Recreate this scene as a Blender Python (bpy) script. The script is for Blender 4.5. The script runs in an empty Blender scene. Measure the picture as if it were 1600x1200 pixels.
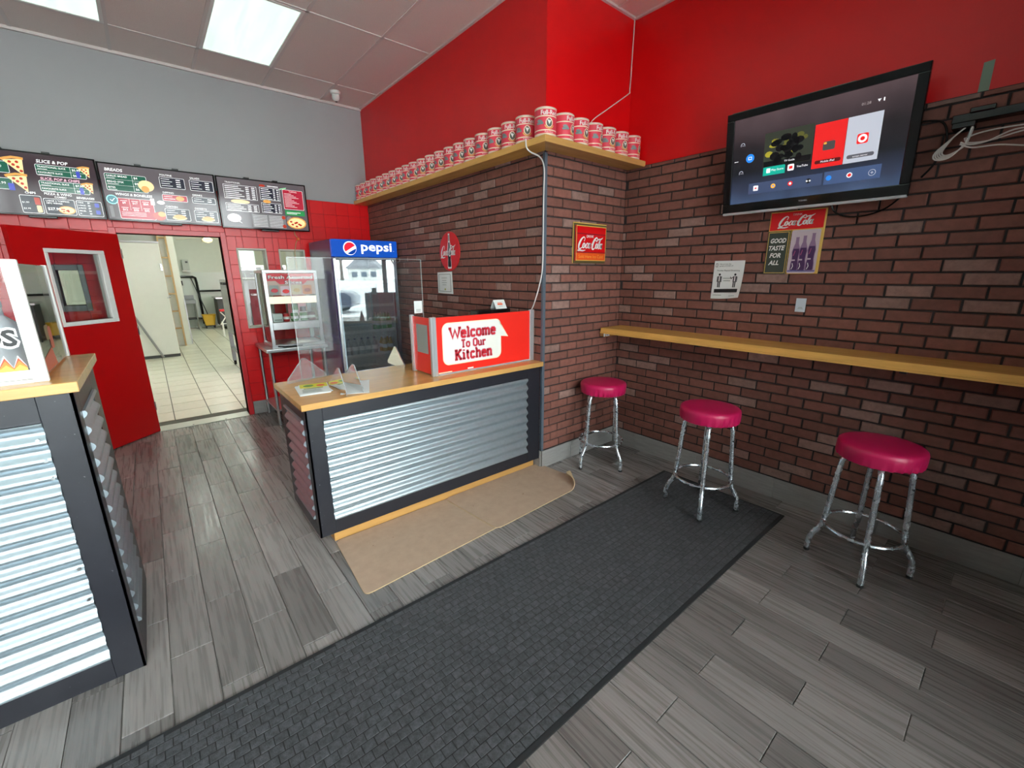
import bpy, bmesh, math, random
from mathutils import Vector, Matrix
random.seed(7)
PI = math.pi
S = bpy.context.scene
COL = S.collection

# ------------------------------------------------------------------ camera, sky, exposure
CAMH = 1.643
PITCH, YAW, ROLL, FPX = math.radians(14.485229), math.radians(39.672035), math.radians(-0.262601), 669.2966
_r = Vector((math.cos(YAW), -math.sin(YAW), 0))
_f = Vector((math.sin(YAW)*math.cos(PITCH), math.cos(YAW)*math.cos(PITCH), -math.sin(PITCH)))
_u = _r.cross(_f)
CR = _r*math.cos(ROLL) + _u*math.sin(ROLL)
CU = _u*math.cos(ROLL) - _r*math.sin(ROLL)
cam = bpy.data.cameras.new('camera'); camo = bpy.data.objects.new('camera', cam); COL.objects.link(camo)
mw = Matrix((( CR.x, CU.x, -_f.x, 0), (CR.y, CU.y, -_f.y, 0), (CR.z, CU.z, -_f.z, CAMH), (0, 0, 0, 1)))
camo.matrix_world = mw
cam.sensor_width = 36; cam.lens = FPX/1600*36; cam.clip_start = .02; cam.clip_end = 300
S.camera = camo
S.view_settings.view_transform = 'Standard'; S.view_settings.look = 'None'
S.view_settings.gamma = 1; S.view_settings.use_curve_mapping = False
S.view_settings.exposure = 0.12
SKY = 13.0; PANEL = 1.05; KITCHEN = 17.0
w = bpy.data.worlds.new('sky'); S.world = w; w.use_nodes = True
bg = w.node_tree.nodes['Background']; bg.inputs['Color'].default_value = (.93, .97, 1.0, 1); bg.inputs['Strength'].default_value = SKY
try:
    S.cycles.max_bounces = 8; S.cycles.diffuse_bounces = 5; S.cycles.transparent_max_bounces = 16
    S.cycles.caustics_reflective = False; S.cycles.caustics_refractive = False
    S.cycles.sample_clamp_indirect = 6
except Exception: pass

def proj(p):                       # only used to rank pieces by how large they show
    d = Vector(p) - Vector((0, 0, CAMH)); z = d.dot(_f)
    if z < .15: return None
    return (800 + FPX*d.dot(CR)/z, 600 - FPX*d.dot(CU)/z, z)
def in_view(p, m=60):
    q = proj(p)
    return bool(q) and -m < q[0] < 1600+m and -m < q[1] < 1200+m

# ------------------------------------------------------------------ materials
def lin(c):
    return tuple(((v/255)/12.92 if v/255 <= .04045 else ((v/255+.055)/1.055)**2.4) for v in c)
MATS = {}
def M(name, rgb, rough=.5, metal=0, var=0, nscale=8, stretch=(1, 1, 1), bump=0, bscale=60, rnd=0, emit=0, spec=.5, coat=0, rvar=0, fleck=None):
    if name in MATS: return MATS[name]
    m = bpy.data.materials.new(name); m.use_nodes = True; MATS[name] = m
    nt = m.node_tree; N = nt.nodes; L = nt.links; b = N['Principled BSDF']
    c = lin(rgb)
    b.inputs['Base Color'].default_value = (*c, 1); b.inputs['Roughness'].default_value = rough
    b.inputs['Metallic'].default_value = metal; b.inputs['Specular IOR Level'].default_value = spec
    if coat: b.inputs['Coat Weight'].default_value = coat; b.inputs['Coat Roughness'].default_value = .08
    if emit:
        b.inputs['Emission Color'].default_value = (*c, 1); b.inputs['Emission Strength'].default_value = emit
    tc = mp = None
    if var or bump or rvar or fleck:
        tc = N.new('ShaderNodeTexCoord'); mp = N.new('ShaderNodeMapping'); mp.inputs['Scale'].default_value = stretch
        L.new(tc.outputs['Object'], mp.inputs['Vector'])
        if rnd:
            oi0 = N.new('ShaderNodeObjectInfo'); mul = N.new('ShaderNodeMath'); mul.operation = 'MULTIPLY'; mul.inputs[1].default_value = 37
            L.new(oi0.outputs['Random'], mul.inputs[0]); cx = N.new('ShaderNodeCombineXYZ')
            for k in range(3): L.new(mul.outputs[0], cx.inputs[k])
            L.new(cx.outputs[0], mp.inputs['Location'])
    fac = None
    if var:
        n = N.new('ShaderNodeTexNoise'); n.inputs['Scale'].default_value = nscale; n.inputs['Detail'].default_value = 6; n.inputs['Roughness'].default_value = .65
        L.new(mp.outputs[0], n.inputs['Vector'])
        mr = N.new('ShaderNodeMapRange'); mr.inputs[1].default_value = .3; mr.inputs[2].default_value = .7
        mr.inputs[3].default_value = 1-var; mr.inputs[4].default_value = 1+var; L.new(n.outputs['Fac'], mr.inputs[0]); fac = mr.outputs[0]
    if rnd:
        oi = N.new('ShaderNodeObjectInfo'); ge = N.new('ShaderNodeNewGeometry')
        a = N.new('ShaderNodeMath'); a.operation = 'ADD'; L.new(oi.outputs['Random'], a.inputs[0]); L.new(ge.outputs['Random Per Island'], a.inputs[1])
        fr = N.new('ShaderNodeMath'); fr.operation = 'FRACT'; L.new(a.outputs[0], fr.inputs[0])
        mr2 = N.new('ShaderNodeMapRange'); mr2.inputs[3].default_value = 1-rnd; mr2.inputs[4].default_value = 1+rnd; L.new(fr.outputs[0], mr2.inputs[0])
        if fac is not None:
            mm = N.new('ShaderNodeMath'); mm.operation = 'MULTIPLY'; L.new(fac, mm.inputs[0]); L.new(mr2.outputs[0], mm.inputs[1]); fac = mm.outputs[0]
        else: fac = mr2.outputs[0]
    if fac is not None:
        vm = N.new('ShaderNodeVectorMath'); vm.operation = 'SCALE'; vm.inputs[0].default_value = c; L.new(fac, vm.inputs['Scale'])
        L.new(vm.outputs[0], b.inputs['Base Color'])
    if fleck:                      # (rgb, scale, threshold): worn or dirty specks of another colour
        n3 = N.new('ShaderNodeTexNoise'); n3.inputs['Scale'].default_value = fleck[1]; n3.inputs['Detail'].default_value = 4; L.new(mp.outputs[0], n3.inputs['Vector'])
        m3 = N.new('ShaderNodeMapRange'); m3.inputs[1].default_value = fleck[2]; m3.inputs[2].default_value = fleck[2]+.06; L.new(n3.outputs['Fac'], m3.inputs[0])
        mix = N.new('ShaderNodeMix'); mix.data_type = 'RGBA'; L.new(m3.outputs[0], mix.inputs[0])
        if fac is not None: L.new(vm.outputs[0], mix.inputs[6])
        else: mix.inputs[6].default_value = (*c, 1)
        mix.inputs[7].default_value = (*lin(fleck[0]), 1); L.new(mix.outputs[2], b.inputs['Base Color'])
    if rvar:
        n4 = N.new('ShaderNodeTexNoise'); n4.inputs['Scale'].default_value = nscale; L.new(mp.outputs[0], n4.inputs['Vector'])
        m4 = N.new('ShaderNodeMapRange'); m4.inputs[1].default_value = .35; m4.inputs[2].default_value = .65
        m4.inputs[3].default_value = max(.02, rough-rvar); m4.inputs[4].default_value = rough+rvar; L.new(n4.outputs['Fac'], m4.inputs[0]); L.new(m4.outputs[0], b.inputs['Roughness'])
    if bump:
        n2 = N.new('ShaderNodeTexNoise'); n2.inputs['Scale'].default_value = bscale; n2.inputs['Detail'].default_value = 4; L.new(mp.outputs[0], n2.inputs['Vector'])
        bp = N.new('ShaderNodeBump'); bp.inputs['Strength'].default_value = bump; bp.inputs['Distance'].default_value = .004
        L.new(n2.outputs['Fac'], bp.inputs['Height']); L.new(bp.outputs[0], b.inputs['Normal'])
    return m
def pane_mat(name, tint=(255, 255, 255), film=0.0, ior=1.5, filmcol=(230, 232, 235)):
    if name in MATS: return MATS[name]
    m = bpy.data.materials.new(name); m.use_nodes = True; MATS[name] = m
    nt = m.node_tree; N = nt.nodes; L = nt.links; N.remove(N['Principled BSDF'])
    t = N.new('ShaderNodeBsdfTransparent'); t.inputs[0].default_value = (*lin(tint), 1)
    g = N.new('ShaderNodeBsdfGlossy'); g.inputs['Roughness'].default_value = .01; g.inputs[0].default_value = (1, 1, 1, 1)
    f = N.new('ShaderNodeFresnel'); f.inputs[0].default_value = ior
    mx = N.new('ShaderNodeMixShader'); L.new(f.outputs[0], mx.inputs[0]); L.new(t.outputs[0], mx.inputs[1]); L.new(g.outputs[0], mx.inputs[2])
    last = mx
    if film:
        d = N.new('ShaderNodeBsdfDiffuse'); d.inputs[0].default_value = (*lin(filmcol), 1)
        mx2 = N.new('ShaderNodeMixShader'); mx2.inputs[0].default_value = film; L.new(mx.outputs[0], mx2.inputs[1]); L.new(d.outputs[0], mx2.inputs[2]); last = mx2
    L.new(last.outputs[0], N['Material Output'].inputs[0])
    return m

red_paint = M('red_paint', (222, 8, 15), .38, var=.05, nscale=2)
red_tile = M('red_tile_paint', (222, 14, 22), .3, var=.05, nscale=4, rnd=.04)
red_gloss = M('red_gloss_paint', (186, 4, 8), .35)
red_trim = M('red_trim_paint', (205, 40, 48), .3)
grey_paint = M('grey_paint', (158, 157, 158), .6, var=.02, nscale=2)
white_paint = M('white_paint', (226, 230, 222), .5, var=.02)
kitchen_paint = M('kitchen_paint', (222, 226, 214), .5, var=.02)
mortar = M('mortar', (52, 46, 47), .9, var=.25, nscale=30)
brick_m = M('brick_face', (127, 80, 69), .75, var=.16, nscale=22, bump=.3, bscale=70, rnd=.15)
brick_lt = M('brick_face_pale', (146, 113, 104), .75, var=.24, nscale=26, bump=.35, bscale=70, rnd=.12)
ceil_m = M('ceiling_tile', (226, 212, 206), .85, var=.05, nscale=90, bump=.3, bscale=160)
tbar = M('ceiling_bar', (216, 206, 202), .5)
plank_m = M('wood_look_tile', (129, 123, 121), .3, var=.32, nscale=3.2, stretch=(26, .8, 1), rnd=.3, bump=.05, bscale=6, rvar=.08)
plank_base = M('wood_look_base', (150, 147, 145), .35, var=.12, nscale=4, stretch=(2, 2, 14), rnd=.06)
grout = M('grout', (112, 108, 104), .8)
white_grout = M('dark_grout', (84, 84, 74), .8)
ktile_m = M('cream_floor_tile', (226, 225, 208), .25, var=.04, nscale=5, rnd=.05)
bamboo = M('bamboo', (198, 150, 88), .22, var=.14, nscale=2.5, stretch=(1, 9, 9), spec=.5)
bamboo_y = M('bamboo_along', (226, 172, 92), .25, var=.14, nscale=2.5, stretch=(9, 1, 9))
black_wood = M('black_painted_wood', (34, 34, 41), .38, var=.12, nscale=14, fleck=((120, 118, 120), 90, .72))
galv = M('galvanised', (180, 192, 200), .36, metal=.82, var=.06, nscale=30)
steel = M('stainless', (200, 202, 204), .3, metal=1, var=.05, nscale=10)
alu = M('aluminium', (214, 217, 220), .32, metal=.75)
dull_steel = M('dull_steel', (150, 152, 154), .5, metal=.5)
chrome = M('worn_chrome', (216, 222, 230), .24, metal=.85, rvar=.08, nscale=30, fleck=((104, 106, 112), 34, .64))
vinyl = M('crimson_vinyl', (198, 24, 86), .36, var=.05, nscale=6, spec=.5)
rubber = M('black_rubber', (26, 26, 28), .7)
runner_m = M('charcoal_carpet', (72, 73, 77), .95, var=.4, nscale=45, bump=.6, bscale=260, rnd=.12, fleck=((190, 188, 182), 150, .8))
cork_m = M('tan_mat', (186, 159, 138), .95, var=.07, nscale=16, bump=.35, bscale=300, fleck=((140, 108, 84), 30, .72))
black_pl = M('black_plastic', (16, 16, 18), .25)
black_gloss = M('black_gloss', (8, 8, 10), .08)
dark_grey = M('dark_grey', (62, 64, 66), .5)
mid_grey = M('mid_grey', (140, 142, 142), .5)
white_pl = M('white_plastic', (232, 232, 228), .4)
paper = M('paper', (236, 238, 236), .7)
cream = M('cream_print', (240, 226, 192), .6)
warm_white = M('off_white_print', (232, 230, 222), .5)
can_red = M('can_label_red', (228, 66, 84), .4)
can_cream = M('can_label_cream', (246, 226, 198), .45)
can_dark = M('can_label_green', (96, 96, 84), .5)
can_teal = M('can_label_teal', (128, 140, 140), .5)
tin = M('tin', (236, 214, 196), .35, metal=.3)
coke_red = M('sign_red', (224, 14, 22), .35)
coke_orange = M('sign_orange', (240, 88, 30), .4)
gold = M('sign_gold', (226, 184, 92), .4)
sign_green = M('sign_dark_green', (58, 66, 58), .45)
print_white = M('print_white', (244, 242, 238), .45)
print_black = M('print_black', (18, 18, 20), .5)
print_grey = M('print_grey', (150, 156, 152), .6)
welcome_red = M('welcome_red', (238, 44, 34), .3)
crimson_print = M('print_crimson', (200, 38, 52), .4)
brown_cola = M('print_cola', (70, 34, 60), .4)
mauve = M('print_mauve', (206, 188, 196), .4)
bottle_print = M('print_bottle', (150, 118, 150), .4)
post_blue = M('slate_corner_trim', (84, 94, 106), .4)
tape_m = M('green_tape', (130, 150, 132), .6)
glass = pane_mat('clear_glass', (246, 250, 248))
acrylic = pane_mat('acrylic', (252, 252, 252), .014, 1.3)
acrylic_foot = pane_mat('acrylic_foot', (248, 249, 250), .10)
acrylic_edge = pane_mat('acrylic_edge', (240, 244, 246), .3)
fridge_glass = pane_mat('fridge_glass', (216, 224, 226), .0, 2.35)
def glow(name, rgb, e, refl=.1):
    m = M(name, rgb, refl, emit=e); return m

# ------------------------------------------------------------------ mesh helpers
def V(*a): return Vector(a)
class MB:
    def __init__(s): s.v = []; s.f = []; s.m = []
    def poly(s, pts, m=0):
        b = len(s.v); s.v += [tuple(p) for p in pts]; s.f.append(tuple(range(b, b+len(pts)))); s.m.append(m); return s
    def box(s, x0, x1, y0, y1, z0, z1, m=0):
        b = len(s.v)
        s.v += [(x0, y0, z0), (x1, y0, z0), (x1, y1, z0), (x0, y1, z0), (x0, y0, z1), (x1, y0, z1), (x1, y1, z1), (x0, y1, z1)]
        for q in ((0, 3, 2, 1), (4, 5, 6, 7), (0, 1, 5, 4), (1, 2, 6, 5), (2, 3, 7, 6), (3, 0, 4, 7)):
            s.f.append(tuple(b+i for i in q)); s.m.append(m)
        return s
    def obox(s, c, ax, ay, az, m=0):        # oriented box from centre and half vectors
        b = len(s.v); c = Vector(c); ax, ay, az = Vector(ax), Vector(ay), Vector(az)
        for k in ((-1, -1, -1), (1, -1, -1), (1, 1, -1), (-1, 1, -1), (-1, -1, 1), (1, -1, 1), (1, 1, 1), (-1, 1, 1)):
            s.v.append(tuple(c + ax*k[0] + ay*k[1] + az*k[2]))
        for q in ((0, 3, 2, 1), (4, 5, 6, 7), (0, 1, 5, 4), (1, 2, 6, 5), (2, 3, 7, 6), (3, 0, 4, 7)):
            s.f.append(tuple(b+i for i in q)); s.m.append(m)
        return s
    def prism(s, pts, ext, m=0):            # closed outline pushed along ext
        n = len(pts); b = len(s.v); e = Vector(ext)
        s.v += [tuple(p) for p in pts] + [tuple(Vector(p)+e) for p in pts]
        s.f.append(tuple(reversed(range(b, b+n)))); s.m.append(m)
        s.f.append(tuple(range(b+n, b+2*n))); s.m.append(m)
        for i in range(n):
            j = (i+1) % n; s.f.append((b+i, b+j, b+n+j, b+n+i)); s.m.append(m)
        return s
    def tube(s, path, r, seg=8, m=0, closed=False, caps=True):
        P = [Vector(p) for p in path]; n = len(P); R = r if isinstance(r, (list, tuple)) else [r]*n
        rings = []; up = None
        for i in range(n):
            if closed: t = (P[(i+1) % n] - P[i-1])
            else: t = P[min(i+1, n-1)] - P[max(i-1, 0)]
            t.normalize()
            if up is None:
                up = Vector((0, 0, 1)) if abs(t.z) < .9 else Vector((1, 0, 0))
            a = up - t*up.dot(t)
            if a.length < 1e-4: a = t.orthogonal()
            a.normalize(); up = a; c = t.cross(a)
            b = len(s.v); rings.append(b)
            for k in range(seg):
                th = 2*PI*k/seg; s.v.append(tuple(P[i] + (a*math.cos(th) + c*math.sin(th))*R[i]))
        m_ = n if closed else n-1
        for i in range(m_):
            a, c = rings[i], rings[(i+1) % n]
            for k in range(seg):
                k2 = (k+1) % seg; s.f.append((a+k, a+k2, c+k2, c+k)); s.m.append(m)
        if caps and not closed:
            s.f.append(tuple(rings[0]+k for k in reversed(range(seg)))); s.m.append(m)
            s.f.append(tuple(rings[-1]+k for k in range(seg))); s.m.append(m)
        return s
    def lathe(s, prof, c, seg=24, m=0, wob=None):     # prof: (radius, z) from bottom to top about a vertical axis
        c = Vector(c); rings = []
        for r, z in prof:
            b = len(s.v); rings.append(b)
            for k in range(seg):
                th = 2*PI*k/seg; rr = r if wob is None else wob(r, z, th)
                s.v.append((c.x+rr*math.cos(th), c.y+rr*math.sin(th), c.z+z))
        for a, d in zip(rings, rings[1:]):
            for k in range(seg):
                k2 = (k+1) % seg; s.f.append((a+k, a+k2, d+k2, d+k)); s.m.append(m)
        s.f.append(tuple(rings[0]+k for k in reversed(range(seg)))); s.m.append(m)
        s.f.append(tuple(rings[-1]+k for k in range(seg))); s.m.append(m)
        return s
    def mesh(s, name, mats, smooth=False, bevel=0, bseg=1, weld=False):
        me = bpy.data.meshes.new(name); me.from_pydata(s.v, [], s.f); me.validate()
        for m in (mats if isinstance(mats, (list, tuple)) else [mats]): me.materials.append(m)
        if len(s.m) == len(me.polygons): me.polygons.foreach_set('material_index', s.m)
        if bevel or weld:
            b = bmesh.new(); b.from_mesh(me)
            if weld: bmesh.ops.remove_doubles(b, verts=b.verts, dist=1e-5)
            if bevel:
                ed = [e for e in b.edges if len(e.link_faces) == 2 and e.calc_face_angle(0) > .6]
                bmesh.ops.bevel(b, geom=ed, offset=bevel, segments=bseg, profile=.6, affect='EDGES')
            b.to_mesh(me); b.free()
        if smooth:
            me.polygons.foreach_set('use_smooth', [True]*len(me.polygons))
            try: me.set_sharp_from_angle(angle=math.radians(38))
            except Exception: pass
        me.update(); return me
    def build(s, name, mats, parent=None, **k):
        return link(name, s.mesh(name, mats, **k), parent)
LOC = {}
def link(name, data, parent=None):
    o = bpy.data.objects.new(name, data); COL.objects.link(o)
    if parent is not None:
        o.parent = parent
        l = LOC.get(parent.name)
        if l is not None: o.matrix_parent_inverse = Matrix.Translation(-l)
    return o
def tag(o, label=None, cat=None, group=None, kind=None):
    if label: o['label'] = label
    if cat: o['category'] = cat
    if group: o['group'] = group
    if kind: o['kind'] = kind
    return o
def thing(name, label, cat, loc=(0, 0, 0), group=None):
    o = bpy.data.objects.new(name, None); COL.objects.link(o); o.location = loc; o.empty_display_size = .05
    LOC[o.name] = Vector(loc)
    return tag(o, label, cat, group)
def copy_tree(o, loc=None, parent=None):
    c = o.copy(); COL.objects.link(c)
    if parent is not None: c.parent = parent
    if loc is not None: c.location = loc
    for ch in o.children: copy_tree(ch, None, c)
    return c
def structure(o): o['kind'] = 'structure'; return o

# flat print: outlines laid in layers on a surface given by a mapping (x, y, layer) -> point
def plane_map(O, U, Vv):
    O, U, Vv = Vector(O), Vector(U).normalized(), Vector(Vv).normalized(); N = U.cross(Vv)
    return lambda x, y, l: O + U*x + Vv*y + N*(.0006 + .0005*l)
TXT = {}
def text2d(body, bold=0.0, shear=0.0):
    k = (body, bold, shear)
    if k in TXT: return TXT[k]
    cu = bpy.data.curves.new('t', 'FONT'); cu.body = body; cu.size = 1; cu.offset = bold; cu.shear = shear; cu.resolution_u = 2; cu.fill_mode = 'FRONT' if False else 'BOTH'
    o = bpy.data.objects.new('t', cu); COL.objects.link(o)
    me = o.to_mesh(); vs = [(v.co.x, v.co.y) for v in me.vertices]; fs = [tuple(p.vertices) for p in me.polygons]
    o.to_mesh_clear(); bpy.data.objects.remove(o); bpy.data.curves.remove(cu)
    x0 = min(v[0] for v in vs); x1 = max(v[0] for v in vs); y0 = min(v[1] for v in vs); y1 = max(v[1] for v in vs)
    TXT[k] = (vs, fs, x0, x1, y0, y1); return TXT[k]
class Print:
    def __init__(s, fmap): s.map = fmap; s.b = MB(); s.mats = []
    def mi(s, m):
        if m not in s.mats: s.mats.append(m)
        return s.mats.index(m)
    def poly(s, pts, m, l=1): s.b.poly([s.map(x, y, l) for x, y in pts], s.mi(m)); return s
    def rect(s, x0, y0, x1, y1, m, l=1): return s.poly([(x0, y0), (x1, y0), (x1, y1), (x0, y1)], m, l)
    def rrect(s, x0, y0, x1, y1, r, m, l=1, n=4):
        p = []
        for cx, cy, a in ((x1-r, y0+r, -90), (x1-r, y1-r, 0), (x0+r, y1-r, 90), (x0+r, y0+r, 180)):
            for k in range(n+1):
                t = math.radians(a+90*k/n); p.append((cx+r*math.cos(t), cy+r*math.sin(t)))
        return s.poly(p, m, l)
    def frame(s, x0, y0, x1, y1, t, m, l=1):
        s.rect(x0, y0, x1, y0+t, m, l); s.rect(x0, y1-t, x1, y1, m, l); s.rect(x0, y0+t, x0+t, y1-t, m, l); return s.rect(x1-t, y0+t, x1, y1-t, m, l)
    def disc(s, x, y, r, m, l=1, ry=None, n=16):
        ry = ry or r; return s.poly([(x+r*math.cos(2*PI*k/n), y+ry*math.sin(2*PI*k/n)) for k in range(n)], m, l)
    def ribbon(s, pts, w, m, l=1, smooth=0):
        P = [Vector((p[0], p[1])) for p in pts]; W = list(w) if isinstance(w, (list, tuple)) else [w]*len(P)
        if smooth:
            Q, WW = [], []; n = len(P)
            for i in range(n-1):
                p0, p1, p2, p3 = P[max(i-1, 0)], P[i], P[i+1], P[min(i+2, n-1)]
                for k in range(smooth):
                    t = k/smooth
                    Q.append(.5*((2*p1) + (p2-p0)*t + (2*p0-5*p1+4*p2-p3)*t*t + (3*p1-p0-3*p2+p3)*t**3)); WW.append(W[i]+(W[i+1]-W[i])*t)
            Q.append(P[-1]); WW.append(W[-1]); P, W = Q, WW
        Lf, Rt = [], []
        for i in range(len(P)):
            d1 = (P[i]-P[i-1]).normalized() if i else None
            d2 = (P[i+1]-P[i]).normalized() if i < len(P)-1 else None
            d = (d1+d2) if d1 and d2 else (d1 or d2)
            if d.length < 1e-6: d = d2 or d1
            d.normalize(); nrm = Vector((-d.y, d.x)); k = 1.0
            if d1 and d2: k = min(1.6, 1/max(.5, nrm.dot(Vector((-d2.y, d2.x)))))
            Lf.append(P[i]+nrm*W[i]*.5*k); Rt.append(P[i]-nrm*W[i]*.5*k)
        for i in range(len(P)-1): s.poly([Rt[i], Rt[i+1], Lf[i+1], Lf[i]], m, l)
        return s
    def text(s, body, x, y, h, m, l=2, align='c', bold=0.0, shear=0.0, width=None, rot=0):
        vs, fs, x0, x1, y0, y1 = text2d(body, bold, shear)
        k = h/.73; kx = k if width is None else width/(x1-x0)
        ox = {'c': (x0+x1)/2, 'l': x0, 'r': x1}[align]
        b = len(s.b.v); mi = s.mi(m); cr, sr = math.cos(rot), math.sin(rot)
        for vx, vy in vs:
            px, py = (vx-ox)*kx, vy*k
            s.b.v.append(tuple(s.map(x+px*cr-py*sr, y+px*sr+py*cr, l)))
        for f in fs: s.b.f.append(tuple(b+i for i in f)); s.b.m.append(mi)
        return s
    def build(s, name, parent): return s.b.build(name, s.mats, parent)

# script lettering of the red signs, drawn as pen strokes in a box about 11.6 x 4
def script_logo(P, x, y, wid, m, l=2, hgt=None):
    k = wid/11.6; ky = k if hgt is None else hgt/4.2
    def T(pts): return [(x+(a+.28*b-.6)*k, y+b*ky) for a, b in pts]
    def st(pts, w): P.ribbon(T(pts), [q*k for q in w], m, l, 4)
    def ell(cx, cy, rx, ry, w):
        pts = [(cx+rx*math.cos(t), cy+ry*math.sin(t)) for t in [math.radians(a) for a in range(60, 430, 30)]]
        P.ribbon(T(pts), [k*(w*.55+w*.75*abs(math.cos(math.radians(a)))) for a in range(60, 430, 30)], m, l, 2)
    st([(2.2, 2.5), (2.35, 3.3), (1.7, 3.7), (.85, 3.0), (.35, 1.7), (.45, .7), (1.1, .4), (1.9, .9)], (.2, .3, .3, .6, .75, .6, .4, .15))
    st([(.7, .5), (.3, -.1), (1.2, .0), (2.4, -.1), (3.6, .1)], (.15, .3, .45, .45, .1))
    ell(2.45, 1.35, .42, .68, .42)
    st([(4.15, 1.85), (3.9, 2.1), (3.5, 1.7), (3.4, 1.1), (3.7, .65), (4.25, .95)], (.2, .3, .4, .45, .3, .12))
    ell(4.75, 1.35, .42, .66, .4)
    st([(5.3, 2.1), (5.15, 1.2), (5.3, .65), (5.7, .95)], (.35, .42, .35, .12))
    st([(5.75, 1.75), (6.2, 1.85)], (.35, .3))
    st([(7.9, 2.5), (8.1, 3.2), (7.5, 3.75), (6.75, 3.1), (6.3, 1.8), (6.4, .7), (7.0, .4), (7.7, .9)], (.2, .3, .3, .6, .75, .6, .4, .15))
    st([(6.9, 3.3), (7.6, 2.8), (8.6, 3.3), (9.6, 3.35), (10.4, 3.9)], (.12, .3, .4, .4, .12))
    ell(8.25, 1.35, .42, .68, .42)
    st([(8.75, 1.0), (9.25, 1.9), (9.5, 3.0), (9.2, 3.2), (9.05, 2.2), (9.05, 1.0), (9.35, .6), (9.6, .9)], (.12, .2, .25, .25, .4, .42, .3, .12))
    ell(10.05, 1.35, .42, .66, .4)
    st([(10.6, 2.1), (10.45, 1.2), (10.6, .65), (11.0, .95)], (.35, .42, .35, .12))

# block letters with slab feet, drawn as strokes on a 0..1 grid
BLK = {
 'W': (1.25, [[(.0, 1), (.3, 0), (.6, .8), (.9, 0), (1.2, 1)]], [(-.12, .14, 1), (1.06, 1.32, 1)]),
 'e': (.66, [[(.06, .36), (.56, .36), (.56, .52), (.44, .66), (.18, .66), (.06, .54), (.06, .12), (.18, 0), (.46, 0), (.57, .12)]], []),
 'l': (.36, [[(.16, 1), (.16, 0)]], [(.0, .32, 0), (.0, .16, 1)]),
 'c': (.64, [[(.56, .52), (.44, .66), (.18, .66), (.06, .54), (.06, .12), (.18, 0), (.44, 0), (.56, .14)]], []),
 'o': (.68, [[(.18, 0), (.06, .12), (.06, .54), (.18, .66), (.46, .66), (.58, .54), (.58, .12), (.46, 0), (.18, 0)]], []),
 'm': (1.08, [[(.12, 0), (.12, .66)], [(.12, .6), (.4, .66), (.5, .56), (.5, 0)], [(.5, .6), (.78, .66), (.9, .56), (.9, 0)]], [(0, .24, 0), (.4, .6, 0), (.8, 1.02, 0), (0, .12, .66)]),
 'T': (.8, [[(0, 1), (.72, 1)], [(.36, 1), (.36, 0)]], [(.2, .52, 0)]),
 'O': (.82, [[(.2, 0), (.06, .15), (.06, .85), (.2, 1), (.54, 1), (.68, .85), (.68, .15), (.54, 0), (.2, 0)]], []),
 'u': (.76, [[(.1, .66), (.1, .12), (.22, 0), (.44, 0), (.58, .12)], [(.58, .66), (.58, 0)]], [(0, .1, .66), (.46, .58, .66), (.58, .7, 0)]),
 'r': (.6, [[(.14, 0), (.14, .66)], [(.14, .52), (.3, .66), (.48, .66), (.52, .52)]], [(0, .3, 0), (0, .14, .66)]),
 'K': (.92, [[(.14, 0), (.14, 1)], [(.7, 1), (.18, .46)], [(.34, .6), (.74, 0)]], [(0, .3, 0), (0, .3, 1), (.58, .84, 1), (.6, .88, 0)]),
 'i': (.38, [[(.17, 0), (.17, .66)], [(.17, .86), (.17, 1.02)]], [(.02, .34, 0), (.02, .17, .66)]),
 't': (.52, [[(.2, .95), (.2, .1), (.3, 0), (.44, .03)], [(.02, .66), (.44, .66)]], []),
 'h': (.8, [[(.14, 0), (.14, 1)], [(.14, .54), (.3, .66), (.5, .66), (.6, .54), (.6, 0)]], [(0, .28, 0), (.48, .74, 0), (0, .14, 1)]),
 'n': (.8, [[(.14, 0), (.14, .66)], [(.14, .54), (.3, .66), (.5, .66), (.6, .54), (.6, 0)]], [(0, .28, 0), (.48, .74, 0), (0, .14, .66)]),
 ' ': (.42, [], [])}
def block_text(P, body, cx, y, h, width, layers):
    tot = sum(BLK[c][0]+.1 for c in body); kx = width/tot
    for m, w, l in layers:
        x = cx - width/2
        for ch in body:
            a, strokes, serifs = BLK[ch]
            for stt in strokes:
                P.ribbon([(x+(q[0]+.05)*kx, y+q[1]*h) for q in stt], w, m, l)
            for s0, s1, sy in serifs:
                P.ribbon([(x+(s0+.05)*kx-w*.18, y+sy*h), (x+(s1+.05)*kx+w*.18, y+sy*h)], w*.85, m, l)
            x += (a+.1)*kx

# ------------------------------------------------------------------ the room
XA, XC, YB, YD, ZC = 3.367, 2.385, 2.485, 5.826, 3.622
ZB, ZTILE = 2.515, 2.511
XL, YF = -3.3, -1.15

structure(MB().box(XL-.2, XA+.2, YF-.2, YD, -.12, -.006).build('floor', grout))
FLOOR = bpy.data.objects['floor']
# wood-look floor tiles: half bond, long side away from the storefront
pm = []
for v in range(4):
    b = MB(); b.box(-.0766, .0766, -.3036, .3036, -.006, 0); pm.append(b.mesh('tile', plank_m, bevel=.0018))
cells = []
k0 = int((XL-.045)/.1555)-1
for k in range(k0, 23):
    cx = .045+.1555*k
    if cx-.078 < XL or cx-.078 > XA: continue
    off = .005 if k % 2 == 0 else .310
    for j in range(-3, 11):
        ya, yb = off+.61*j, off+.61*(j+1)
        if yb < YF or ya > YD: continue
        if cx > XC+.05 and ya > YB: continue
        cy = (ya+yb)/2; q = proj((cx, cy, 0)); big = 0
        if q and (in_view((cx, cy, 0), 150) or in_view((cx, yb, 0), 150)): big = 1/q[2]**2
        if cx < -.35 and cy > 2.1: big = 0
        if .7 < cx < 2.4 and 2.7 < cy < 5.0: big *= .05
        cells.append((big, cx, ya, yb))
cells.sort(reverse=True)
rest = MB()
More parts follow.
